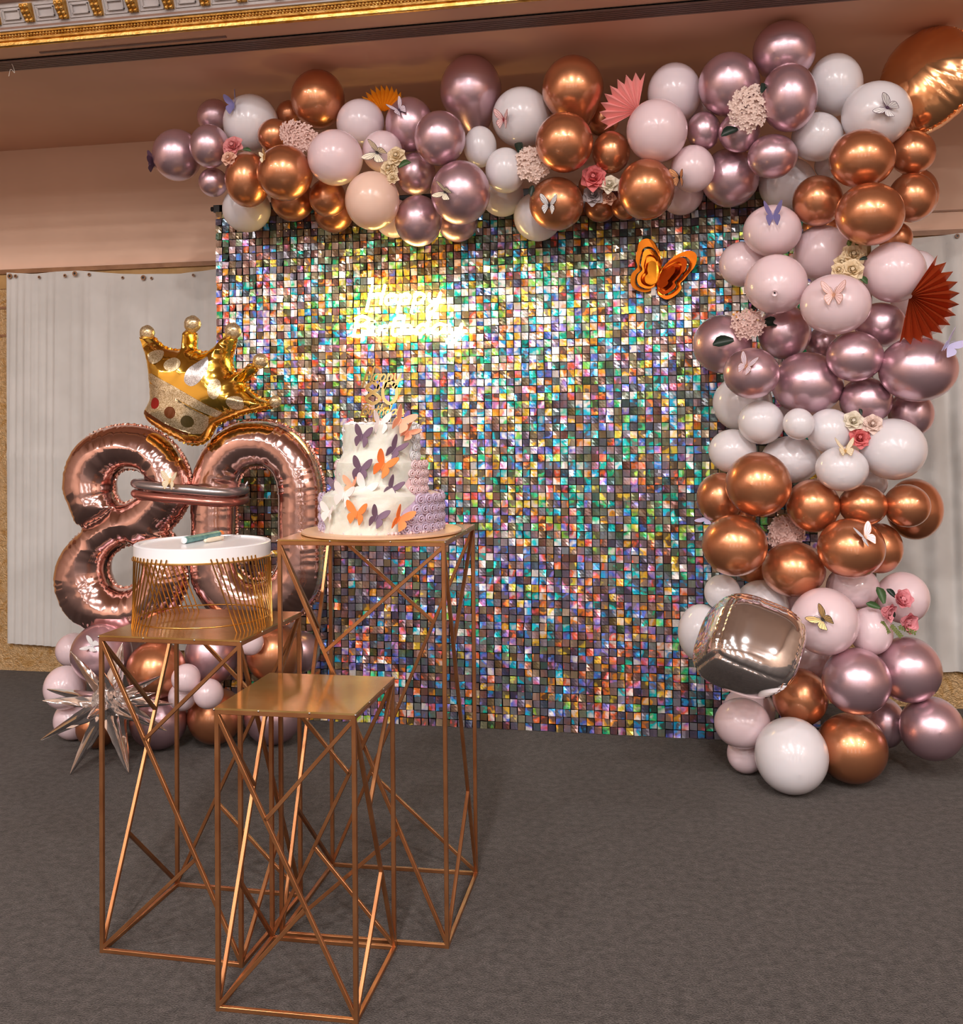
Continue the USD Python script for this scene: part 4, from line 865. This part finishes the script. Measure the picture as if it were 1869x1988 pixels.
# ------------------------------------------------------------------ white cake stand on gold rods
Z2 = .7242; SC = at(396, 1190, c2[1] - .0); SC = np.array([at(396, 1060, c2[1])[0], c2[1] - .005, Z2]); s = mpp(SC + (0, 0, .2)); R = 129 * s
zt = at(396, 1051, SC[1])[2]; zb = zt - 29 * s
st = thing('cake_stand', 'round white cake stand on slanting gold wire rods', 'cake stand', SC)
v, f = lathe([(0, zb), (R * .97, zb), (R, zb + .003), (R, zt - .002), (R - .003, zt), (R - .012, zt), (R - .014, zt - .004), (0, zt - .004)], 56); part(st, 'tray', (v + (SC[0], SC[1], 0), f), white_enamel, 35)
v, f = lathe([(R, zb - .001), (R + .004, zb), (R + .004, zb + .003), (R, zb + .004)], 56); part(st, 'tray_lip', (v + (SC[0], SC[1], 0), f), gold_wire, 35)
an = np.arange(64) * 2 * math.pi / 64
for z in (Z2 + .018,): part(st, 'base_ring', tube(np.stack([SC[0] + R * .98 * np.cos(an), SC[1] + R * .98 * np.sin(an), np.full(64, z)], 1), .002, 6, True), gold_wire, True)
for (t0, t1, b0, b1) in ((-46, -3, -68, -24), (32, 72, 53, 86), (128, 168, 106, 148), (-128, -90, -150, -112)):
    for q in np.linspace(0, 1, 10):
        a, b_ = math.radians(t0 + (t1 - t0) * q), math.radians(b0 + (b1 - b0) * q); r2 = R + .0035
        part(st, 'rod', tube([(SC[0] + r2 * math.sin(b_), SC[1] - r2 * math.cos(b_), Z2 + .0005), (SC[0] + r2 * math.sin(a), SC[1] - r2 * math.cos(a), zb + .012)], .0019, 6), gold_wire, True)
ZT_ = zt - .004
A, B = at_z(358, 1049, ZT_ + .009), at_z(424, 1036, ZT_ + .009)
pt = thing('party_popper', 'teal foil wrapped tube lying on the white cake stand', 'party popper', (A + B) / 2 - (0, 0, .009)); D = (B - A) / np.linalg.norm(B - A)
part(pt, 'tube', tube([A + (B - A) * q for q in (0, .02, .35, .7, .98, 1)], [.0082, .0086, .0086, .0084, .0086, .0078], 14), teal_foil, 40); part(pt, 'clear_cap', tube([A - D * .003, A - D * .0005], .0078, 14), clear_cap, label='clear end cap'); part(pt, 'orange_tip', tube(spline([B + D * .002, B + D * .012 + (0, 0, .004), B + D * .02 + (0, .004, -.002)], 4), .0035, 6), fondant['orange'], True)
A, B, T = at_z(398, 1050, ZT_ + .006), at_z(432, 1044, ZT_ + .006), at_z(466, 1039, ZT_ + .004)
kn = thing('cake_knife', 'cream handled cake knife lying on the white cake stand', 'knife', A - (0, 0, .006)); part(kn, 'handle', tube(spline([A, (A + B) / 2, B], 5), [.0045] * 2 + [.006] * 7 + [.0045] * 2, 8), cream_handle, True); part(kn, 'blade', bar(B, T, .0018, .006), steel)

# ------------------------------------------------------------------ cake
Z3 = .9326; KC = np.array([at(745, 1030, c3[1])[0], c3[1] - .015, Z3]); ks = mpp(KC)
bd = single('cake_board', None or (lambda q: (q[0] + KC, q[1]))(lathe([(0, 0), (152 * ks, 0), (155 * ks, .002), (155 * ks, .006), (152 * ks, .008), (0, .008)], 56)), board_card, 'round peach gold cake board under the butterfly cake', 'cake board', 35, loc=KC)
TB = Z3 + .008
tiers = [(116 * ks, TB, TB + 70 * ks, cream_purple), (85 * ks, TB + 70 * ks, TB + 132 * ks, cream_pink), (70 * ks, TB + 132 * ks, TB + 201 * ks, cream_white)]
ck = thing('cake', 'three tier birthday cake with purple, pink and white rosettes and sugar butterflies', 'cake', KC + (0, 0, .008))
for r, a, b, mt in tiers:
    v, f = lathe([(0, a), (r, a), (r, b - .008), (r - .003, b - .002), (r - .009, b), (0, b)], 48); part(ck, 'tier', (v + (KC[0], KC[1], 0), f), mt, 35)
# rosettes piped over each tier, spiral tubes of cream
th = np.linspace(0, 2 * math.pi * 2.3, 26)
def rosette(O, n, R, mat, turn):
    ex, ey, ez = facing(n, turn); r = R * (1 - .86 * th / th[-1]); h = R * (.12 + .42 * th / th[-1])
    p = np.asarray(O) + (r * np.cos(th))[:, None] * ex + (r * np.sin(th))[:, None] * ey + h[:, None] * ez
    part(ck, 'icing_rosette', tube(p, np.linspace(R * .26, R * .14, 26), 5), mat, True)
def swept(frac, deg):
    """Where the smooth ivory cream crosses the front, deg from the front towards the right, frac of the cake's height."""
    return -58 + 6 * math.sin(frac * 9) < deg < 30 + 46 * frac
kr = np.random.default_rng(12)
for ti, (r, a, b, mt) in enumerate(tiers):
    R = (.0140, .0120, .0125)[ti]; rows = max(2, int(round((b - a) / (R * 1.75)))); n = int(2 * math.pi * r / (R * 1.8))
    for i in range(rows):
        for j in range(n):
            deg = (j + .5 * (i % 2)) * 360 / n; deg = (deg + 180) % 360 - 180; z = a + (b - a) * (i + .5) / rows
            if swept((z - TB) / (201 * ks), deg) and -45 < deg: continue
            if abs(deg - 17) > 125: continue
            q = math.radians(deg); nn = np.array([math.sin(q), -math.cos(q), 0]); rosette(KC * (1, 1, 0) + nn * (r + .001) + (0, 0, z), nn, R, mt, kr.uniform(0, 360))
    if ti == 2:
        for j in range(18):
            q = j * 2 * math.pi / 18; rosette(KC * (1, 1, 0) + np.array([math.sin(q), -math.cos(q), 0]) * (r - .012) + (0, 0, b + .001), (0, 0, 1), .013, mt, j * 40)
# ivory cream swept diagonally over the front
nv, na = 60, 44; Pc = np.zeros((nv, na, 3)); Pb = np.zeros((nv, na, 3)); hs_ = np.linspace(0, 1, nv); hz = TB + hs_ * 203 * ks
def r_at(z):
    rs = [r for r, a, b, mt in tiers if z <= b + 1e-6]; return rs[0] if rs else tiers[-1][0]
rr = np.array([r_at(z) for z in hz]); sm = np.array([rr[max(0, i - 5):i + 2].mean() for i in range(nv)]); sm = np.maximum(sm, rr)
for i in range(nv):
    dl, dr = -62 + 6 * math.sin(i * .35) - 20 * hs_[i], 29 + 50 * hs_[i] + 4 * math.sin(i * .42)
    for j in range(na):
        tt = j / (na - 1); q = math.radians(dl + (dr - dl) * tt); edge = min(1, 6 * tt, 6 * (1 - tt)); rad = sm[i] + .006 * edge + .0035 * float(meshkit.fbm(np.array([[q * 9, hz[i] * 60, 1.0]]), 2, 4)[0]) * edge + .0005
        Pc[i, j] = (KC[0] + rad * math.sin(q), KC[1] - rad * math.cos(q), hz[i]); Pb[i, j] = (KC[0] + (rr[i] - .001) * math.sin(q), KC[1] - (rr[i] - .001) * math.cos(q), hz[i])
v, f = grid(Pc); v2, f2 = grid(Pb); n = len(v); ring = np.concatenate([np.arange(na), np.arange(1, nv) * na + na - 1, (nv - 1) * na + np.arange(na - 2, -1, -1), np.arange(nv - 2, 0, -1) * na]); r2 = np.roll(ring, -1)
part(ck, 'cream_sweep', (np.vstack([v, v2]), np.vstack([f, f2[:, ::-1] + n, np.stack([ring, ring + n, r2 + n], 1), np.stack([ring, r2 + n, r2], 1)])), cream_ivory, 40, label='smooth ivory cream swept over the front')
pe = []
for q in np.linspace(-100, 100, 60):
    s_ = trimesh.creation.icosphere(1, .0035 + .0015 * math.sin(q * 7)); a = math.radians(q); s_.apply_translation(KC + (tiers[0][0] * 1.03 * math.sin(a), -tiers[0][0] * 1.03 * math.cos(a), .011)); pe.append(s_)
part(ck, 'cream_beads', cat(pe), cream_pink, kind='stuff')

FORE = [(.02, .08), (.22, .48), (.55, .85), (.90, 1.02), (1.0, .85), (.92, .52), (.74, .24), (.5, .08), (.04, -.02)]
HIND = [(.04, .02), (.45, .06), (.68, -.06), (.74, -.32), (.60, -.58), (.42, -.80), (.28, -.62), (.08, -.18)]
WINGP = unary_union([Polygon(spline(FORE, 5, True)).buffer(0), Polygon(spline(HIND, 5, True)).buffer(0)]).buffer(.012).buffer(-.012)
WINGP = max(getattr(WINGP, 'geoms', [WINGP]), key=lambda g: g.area)
VEIN = unary_union([LineString([(0.02, 0), (1.15 * math.cos(a), 1.15 * math.sin(a))]).buffer(.013) for a in np.radians([62, 48, 36, 24, 8, -14, -34, -52, -68])])
CELLS = WINGP.buffer(-.032).difference(VEIN).difference(Point(0, 0).buffer(.16)); CELLS = MultiPolygon([g for g in CELLS.geoms if g.area > .003])
def wing_pair(poly, size, lift_deg, thick, z0=0.0):
    """Both wings of a butterfly in local axes (x right, y up, z away from the surface)."""
    out = []
    for sgn, ld in ((1, lift_deg[0]), (-1, lift_deg[1])):
        v, f = extrude(shapely.affinity.scale(poly, size, size, origin=(0, 0)), thick); a = math.radians(ld); x, z = v[:, 0].copy(), v[:, 2] + z0
        bow = .10 * x * x / size; z = z + bow; v = np.stack([sgn * (x * math.cos(a) - z * math.sin(a)), v[:, 1], x * math.sin(a) + z * math.cos(a)], 1); out.append((v, f if sgn > 0 else f[:, ::-1]))
    return out
def on_cake(px, py):
    d = ray(px, py); best = None
    for r, a, b, mt in tiers:
        o = EYE[:2] - KC[:2]; A, B, Cc = d[:2] @ d[:2], o @ d[:2], o @ o - (r + .012) ** 2; D = B * B - A * Cc
        if D < 0: continue
        X = EYE + (-B - math.sqrt(D)) / A * d
        if a - .004 <= X[2] <= b + .004: best = X if best is None or X[1] < best[1] else best
    if best is None: best = at(px, py, KC[1] - tiers[2][0])
    n = best - KC; n[2] = 0; return best, n / np.linalg.norm(n)
for (px, py, sz, col, ang, l0, l1) in ((703, 848, 24, 'purple', -14, 62, 12), (737, 822, 24, 'white', -8, 50, 20), (776, 818, 27, 'salmon', -30, 30, 25), (788, 840, 23, 'salmon', -50, 35, 50), (765, 874, 25, 'purple', -38, 30, 60), (744, 905, 28, 'orange', -28, 30, 40), (700, 911, 26, 'purple', -14, 60, 14),
        (684, 944, 21, 'salmon', -6, 40, 30), (655, 952, 22, 'purple', -22, 40, 55), (668, 962, 26, 'white', -18, 45, 12), (708, 950, 27, 'white', -28, 30, 20), (759, 950, 25, 'purple', -34, 40, 55), (640, 996, 22, 'white', -16, 55, 20), (693, 998, 25, 'orange', -10, 25, 20), (731, 1005, 24, 'purple', -24, 45, 25), (773, 1008, 27, 'orange', -26, 48, 20)):
    X, n = on_cake(px, py); ex, ey, ez = facing(n, ang); sz = sz * mpp(X); ws = [place(w_, X, ex, ey, ez) for w_ in wing_pair(WINGP, sz, (l1, l0), .0016)]
    bd_ = tube([X - ey * sz * .38 + ez * .002, X + ez * .003, X + ey * sz * .25 + ez * .002], [.0012, .0022, .0014], 6)
    part(ck, 'sugar_butterfly', cat(ws + [bd_]), fondant[col], 30, label=f'{col} sugar butterfly')
# topper
TY = KC[1] - .01
tp = thing('cake_topper', 'mirror gold cake topper reading Happy 80 Birthday on the butterfly cake', 'cake topper', (KC[0], TY, tiers[2][2]))
def ribbon(ss, w, y):
    ls = [LineString(s).buffer(w, quad_segs=3) for s in ss]; v, f = extrude(unary_union(ls), .0018); return np.stack([v[:, 0], y - v[:, 2], v[:, 1]], 1), f[:, :]
for text, (xa, xb, yb0, yx), w, dy in (('Happy', (706, 778, 741, 727), .0022, 0), ('80', (709, 775, 784, 763), .0042, .0), ('Birthday', (700, 782, 806, 796), .0020, 0)):
    A, B, T = at(xa, yb0, TY), at(xb, yb0, TY), at(xa, yx, TY)
    for c, ss in lettering(text, A[0], B[0], A[2], T[2] - A[2], .25 if len(text) > 2 else 0): part(tp, 'letter', ribbon(ss, w, TY), mirror_gold, 30)
for px in (724, 758):
    q = at(px, 800, TY); part(tp, 'stem', tube([(q[0], TY, tiers[2][2] - .02), (q[0], TY, q[2])], .0014, 6), mirror_gold)

# ------------------------------------------------------------------ small butterflies on the balloons
def butterfly(px, py, span, base, cell, ang, lifts, label, key=None, Y=None, normal=None):
    if Y is None: X, n = on_balloon(px, py, key, .006)
    else: X, n = at(px, py, Y), np.array(normal or (0, -1, .1), float)
    ex, ey, ez = facing(n, ang); s = span / 2 * mpp(X) * 1.08
    t = thing('paper_butterfly', label, 'butterfly', X)
    for w_, c_ in zip(wing_pair(WINGP, s, lifts, .0007), wing_pair(CELLS, s, lifts, .0007, .0004)):
        w = part(t, 'wing', place(w_, X, ex, ey, ez), WING[base], 30)
        if cell: part(w, 'wing_cells', place(c_, X, ex, ey, ez), WING[cell], 30)
    part(t, 'body', tube([X - ey * s * .42 + ez * .001, X + ez * .0025, X + ey * s * .22 + ez * .002], [.0006, .0018, .001], 6), WING[base], True)
    for sg in (-1, 1): part(t, 'antenna', tube(spline([X + ey * s * .22 + ez * .002, X + ey * s * .5 + ex * s * .12 * sg + ez * .004, X + ey * s * .62 + ex * s * .26 * sg + ez * .006], 4), .0005, 4), WING[base])
for b in ((458, 208, 44, 'purple', None, 8, (58, 30), 'matt purple paper butterfly on the white balloon near the arch\'s left end', 'purple butterfly on its top'),
          (517, 308, 26, 'gold', 'cream', 10, (70, 20), 'tiny gold butterfly on the large copper balloon left of the pale pink one', 'small gold butterfly'),
          (733, 296, 44, 'black', 'cream', 62, (35, 15), 'cream butterfly with black veined wing beside the cream carnations', 'with a cream butterfly, beside'),
          (776, 216, 38, 'plum', 'lilac', 40, (20, 45), 'lilac butterfly with dark veins right of the orange paper fan', 'with a lilac butterfly, right'),
          (866, 373, 38, 'black', 'cream', 58, (40, 20), 'cream butterfly on the large lilac balloon above the neon sign', 'with a cream butterfly, above'),
          (980, 232, 38, 'darkred', 'pinkwing', -12, (30, 40), 'pink butterfly on the white balloon left of the topmost copper one', 'with a pink butterfly'),
          (1067, 398, 40, 'black', 'white', -8, (30, 30), 'white butterfly with black veins on the copper balloon over the shimmer wall', 'with a white and black'),
          (1321, 343, 38, 'black', 'orangewing', -14, (30, 48), 'orange butterfly on the pale pink balloon of the arch', 'with an orange butterfly'),
          (1721, 210, 44, 'plum', 'white', 62, (30, 20), 'silver white butterfly on the white balloon below the copper foil heart', 'with a silver butterfly, in'),
          (1500, 424, 50, 'purple', None, 0, (44, 44), 'matt purple paper butterfly raised on the pale pink balloon over the shimmer wall', 'purple butterfly standing'),
          (1618, 574, 48, 'rosegold', 'pinkwing', 0, (20, 20), 'pink butterfly with rose gold outlines on the largest pink balloon', 'pink and gold butterfly'),
          (1449, 712, 42, 'rosegold', 'lilac', -24, (30, 40), 'lilac and pink butterfly on the lilac balloon below the hydrangea with leaves', 'lilac and pink butterfly'),
          (1640, 879, 44, 'gold', 'cream', 0, (35, 35), 'gold butterfly on the white balloon below the three roses', 'with a gold butterfly'),
          (1677, 1045, 46, 'rosegold', 'blue', 24, (10, 35), 'white blue butterfly on the copper balloon right of the lower hydrangea', 'with a white blue butterfly'),
          (1597, 1203, 46, 'black', 'gold', 48, (35, 20), 'gold butterfly with black veined wing on the large pale pink balloon', 'gold and black butterfly'),
          (180, 1255, 32, 'silver', 'white', 70, (25, 25), 'silver butterfly on the lilac balloon above the silver starburst', 'with a silver butterfly, above')):
    butterfly(*b[:7], b[7], b[8])
butterfly(301, 318, 38, 'plum', None, -40, (55, 40), 'dark plum paper butterfly at the arch\'s far left tip', Y=-.25, normal=(-.8, -.6, 0))
butterfly(1838, 672, 54, 'paleviolet', None, -40, (15, 60), 'pale violet paper butterfly at the right edge of the largest lilac balloon', Y=on_balloon(1825, 690, 'largest lilac')[0][1] - .03, normal=(.25, -.9, .3))
butterfly(1373, 1006, 34, 'paleviolet', None, 70, (20, 35), 'small pale violet paper butterfly at the left of the lower copper cluster', Y=-.34, normal=(-.5, -.85, .1))
butterfly(330, 935, 36, 'gold', 'cream', -6, (25, 30), 'small gold butterfly on the grey tube balloon ring', Y=NY - .155)

# ------------------------------------------------------------------ artificial flowers
def petal_mesh(L, Wd, cup, curl, n=5):
    u, v = np.meshgrid(np.linspace(-1, 1, n), np.linspace(0, 1, n), indexing='xy'); wv = np.where(v < .62, .30 + .70 * np.sin(np.clip(v / .62, 0, 1) * math.pi / 2), np.sqrt(np.clip(1 - ((v - .62) / .385) ** 2, 0, 1)))
    return grid(np.stack([u * Wd / 2 * wv, v * L, cup * L * (u * wv) ** 2 + curl * L * v ** 3], -1))
def rose(O, n, R, ruff=0.0, seed=0, open_=1.0):
    """Layers of cupped petals round a rolled bud; local z along n."""
    g = np.random.default_rng(seed); ex, ey, ez = facing(n, g.uniform(0, 360)); ms = []
    for lay, (k, tilt, L, Wd, r0) in enumerate(((3, 86, .52, .60, .05), (4, 90 - 20 * open_, .62, .82, .10), (5, 88 - 38 * open_, .74, .95, .14), (6, 86 - 62 * open_, .80, 1.0, .20))):
        for i in range(k):
            a = 2 * math.pi * (i + .5 * lay + g.uniform(-.1, .1)) / k; tl = math.radians(tilt + g.uniform(-7, 7)); v, f = petal_mesh(L * R * g.uniform(.92, 1.08), Wd * R, .42, -.26 if lay > 1 else .05, 6)
            if ruff: v[:, 2] += ruff * R * np.sin(v[:, 0] / R * 17 + i) * (v[:, 1] / R)
            y, z = v[:, 1], v[:, 2]; v = np.stack([v[:, 0], r0 * R + y * math.cos(tl) - z * math.sin(tl), y * math.sin(tl) + z * math.cos(tl)], 1)
            c, s = math.cos(a), math.sin(a); v = np.stack([c * v[:, 0] - s * v[:, 1], s * v[:, 0] + c * v[:, 1], v[:, 2] - .25 * R], 1); ms.append(place((v, f), O, ex, ey, ez))
    th_ = np.linspace(0, 5 * math.pi, 26); p = np.stack([.13 * R * (1 - th_ / 22) * np.cos(th_), .13 * R * (1 - th_ / 22) * np.sin(th_), np.full(26, .32 * R)], 1); ms.append(place(tube(p, .045 * R, 4), O, ex, ey, ez))
    return cat(ms)
def leaf(O, n, ang, L, Wd):
    ex, ey, ez = facing(n, ang); v, f = petal_mesh(L, Wd, .25, -.15, 6); v2 = v - (0, 0, .0006); return place((np.vstack([v, v2]), np.vstack([f, f[:, ::-1] + len(v)])), O, ex, ey, ez)
def floret(O, n, R, k, ang):
    ex, ey, ez = facing(n, ang); ms = []
    for i in range(k):
        a = 2 * math.pi * i / k; v, f = petal_mesh(R, R * .70, .2, .12, 4); c, s = math.cos(a), math.sin(a); ms.append(place((np.stack([c * v[:, 0] - s * v[:, 1], s * v[:, 0] + c * v[:, 1], v[:, 2]], 1), f), O, ex, ey, ez))
    return cat(ms)
def spot(px, py, out=.02, reach=0):
    ys = [on_balloon(px + reach * math.cos(a) * q, py + reach * math.sin(a) * q, None, 0)[0][1] for q in (0, .6, 1) for a in np.arange(8) * math.pi / 4]
    return at(px, py, (np.percentile(ys, 6) if reach else ys[0]) - out)
def hydrangea(px, py, rx, ry, tilt, mat, label, leaves=(), n=54, seed=1, k=4, fr=7.6, name='hydrangea_sprig'):
    g = np.random.default_rng(seed); c = spot(px, py, .0, .7 * min(rx, ry)); s = mpp(c); t = thing(name, label, 'flowers', c); co, si = math.cos(math.radians(tilt)), math.sin(math.radians(tilt))
    part(t, 'stalk', tube(spline([c + (0, .05, -.01), c + (0, .02, 0), c + (0, -.01, .005)], 4), .003, 6), leaf_green, True)
    for i in range(n):
        q = math.sqrt((i + .5) / n); a = i * 2.39996; u, w = q * math.cos(a), q * math.sin(a); dx, dz = (u * rx * co - w * ry * si) * s, (u * rx * si + w * ry * co) * s
        O = c + np.array([dx, -.012 - .030 * math.sqrt(max(0, 1 - q * q)) + g.normal(0, .004), dz]); nn = np.array([u * .8 + g.normal(0, .18), -1.0, w * .8 + .1 + g.normal(0, .18)])
        part(t, 'floret', floret(O, nn, fr * s * g.uniform(.85, 1.15), k, g.uniform(0, 90)), mat, False)
    for (lx, ly, ang, L) in leaves:
        O = spot(lx, ly, .006, 9); part(t, 'leaf', leaf(O, (.1, -1, .3), ang, L * s, L * s * .55), leaf_dark, True)
hydrangea(584, 268, 42, 27, -28, PETAL['blush'], 'wide blush pink hydrangea sprig in the arch\'s left part', n=74, seed=2, fr=7)
hydrangea(1033, 322, 30, 34, 25, PETAL['pale'], 'pale blush hydrangea with dark leaf in the arch\'s middle', [(1010, 300, 10, 30), (1034, 360, 170, 22)], seed=3, k=5)
hydrangea(1456, 212, 40, 44, -30, PETAL['pale'], 'cream pink hydrangea among lilac balloons at the arch\'s corner', [(1432, 250, 110, 34), (1478, 180, -20, 24)], n=66, seed=4, k=5)
hydrangea(1452, 630, 30, 28, 0, PETAL['blush'], 'pale pink hydrangea with dark green leaves at the column\'s left', [(1424, 660, 100, 40), (1475, 630, -80, 36), (1460, 606, -20, 22)], n=44, seed=5)
hydrangea(1524, 1035, 34, 32, 35, PETAL['blush'], 'blush hydrangea among the lower copper balloons', seed=6, k=5)
def bunch(label, roses, leaves=(), name='rose_bunch', ferns=()):
    P0 = min((spot(q[0], q[1], .012, q[2] * .7) for q in roses), key=lambda q: q[1]); t = thing(name, label, 'flowers', P0)
    for i, (px, py, r, mt, nm, kw) in enumerate(roses):
        O = spot(px, py, .012, r * .7); O = at(px, py, .3 * O[1] + .7 * P0[1]); part(t, 'carnation' if kw.get('ruff') else 'rose', rose(O, kw.pop('n', (0, -1, .25)), r * mpp(O), seed=i + int(px), **kw), PETAL[mt], True, label=nm)
    for (lx, ly, ang, L, dk) in leaves:
        O = at(lx, ly, P0[1] + .008); part(t, 'leaf', leaf(O, (.1, -1, .3), ang, L * mpp(O), L * mpp(O) * .5), leaf_dark if dk else leaf_green, True)
    for (fx, fy, ang, L) in ferns:
        O = at(fx, fy, P0[1] - .002); ms = []; s = mpp(O); q = math.radians(ang); d = np.array([math.cos(q), 0, math.sin(q)]); ms.append(tube([O, O + d * L * s], .0009, 4))
        for k in range(7):
            for sg in (-1, 1): ms.append(leaf(O + d * L * s * (k + .5) / 7, (0, -1, .2), ang - 90 + sg * 48, 6 * s, 3.5 * s))
        part(t, 'fern', cat(ms), fern_green)
bunch('pink rose over a small peach rose at the arch\'s left end', [(452, 283, 22, 'pink', 'pink rose', {}), (444, 307, 16, 'peach', 'small peach rose', {})], [(472, 290, -100, 16, 0)])
bunch('bunch of cream carnations with a green leaf, above the neon sign', [(769, 303, 20, 'cream', None, {'ruff': .10}), (755, 327, 19, 'cream', None, {'ruff': .10}), (762, 346, 13, 'cream', None, {'ruff': .10})], [(774, 325, -60, 26, 0)], 'carnation_bunch')
bunch('mixed bunch of coral peony, grey rose and cream rose in the arch', [(1152, 345, 27, 'coral', 'coral pink peony', {'ruff': .05}), (1151, 379, 22, 'grey', 'grey rose', {}), (1183, 358, 20, 'ivory', 'cream rose', {}), (1181, 384, 15, 'peach', 'small peach carnation', {'ruff': .1})])
bunch('yellow cream carnations with leaves among the pink balloons', [(1656, 494, 25, 'cream', None, {'ruff': .12}), (1634, 510, 17, 'cream', None, {'ruff': .12}), (1654, 524, 24, 'cream', None, {'ruff': .12}), (1628, 524, 16, 'cream', None, {'ruff': .12})], [(1664, 536, -130, 24, 0), (1668, 504, -80, 16, 1)], 'carnation_bunch', [(1646, 478, 70, 16), (1660, 476, 50, 14)])
bunch('white, peach and red pink roses on the white balloons', [(1656, 817, 21, 'ivory', 'white rose', {}), (1693, 823, 21, 'pale', 'pale peach rose', {}), (1669, 850, 23, 'coral', 'red pink rose', {})], [(1672, 806, 10, 14, 1), (1690, 850, -70, 14, 0), (1636, 815, 90, 10, 1)])
bunch('three pink rosebuds with green leaves above the lowest lilac balloons', [(1749, 1166, 31, 'rosebud', None, {'open_': .25, 'n': (.35, -.8, .5)}), (1719, 1187, 28, 'rosebud', None, {'open_': .2, 'n': (.7, -.7, -.2)}), (1758, 1207, 31, 'rosebud', None, {'open_': .25, 'n': (.6, -.8, -.1)})], [(1716, 1172, 15, 34, 0), (1708, 1180, 70, 26, 0), (1738, 1160, 40, 22, 1), (1730, 1180, 180, 22, 1)], 'rosebud_bunch', [(1710, 1205, -60, 26), (1728, 1212, -50, 30), (1742, 1216, -20, 34)])

# ------------------------------------------------------------------ folded paper fans
def fan(px, py, Y, R0, R1, a0, a1, n, depth, mat, label, tilt=(0, 0)):
    """An accordion-folded half rosette: fold lines alternate near and far, tips cut to points."""
    c = at(px, py, Y); s = mpp(c); V = []; T = .0006
    for i in range(2 * n + 1):
        a = math.radians(a0 + (a1 - a0) * i / (2 * n)); near_ = i % 2 == 0; dd = np.array([math.cos(a), 0, math.sin(a)]); y = (-depth if near_ else depth)
        r = R1 * (1.0 if near_ else .84)
        V.append([c + dd * R0 * s + (0, y * .25, 0), c + dd * r * s + (0, y + (tilt[0] * dd[0] + tilt[1] * dd[2]) * r * s, 0)])
    P = np.array(V); v, f = grid(P); n0 = len(v); v = np.vstack([v + (0, -T, 0), v + (0, T, 0)]); cols = len(P); ring = np.concatenate([np.arange(cols) * 2 + 1, np.arange(cols)[::-1] * 2]); r2 = np.roll(ring, -1)
    return single('paper_fan', (v, np.vstack([f, f[:, ::-1] + n0, np.stack([ring, r2, r2 + n0], 1), np.stack([ring, r2 + n0, ring + n0], 1)])), mat, label, 'paper fan', loc=c)
fan(743, 218, -.20, 3, 52, 18, 166, 12, .012, PAPER['orange'], 'orange pleated paper fan on the arch\'s left part')
fan(1238, 216, -.30, 3, 74, 78, 208, 9, .014, PAPER['pink'], 'pink pleated paper fan on top of the arch')
fan(1765, 575, on_balloon(1765, 548)[0][1] - .01, 5, 95, -104, 56, 12, .017, PAPER['copper'], 'shiny copper pleated paper fan at the right of the pink balloons', (.25, 0))
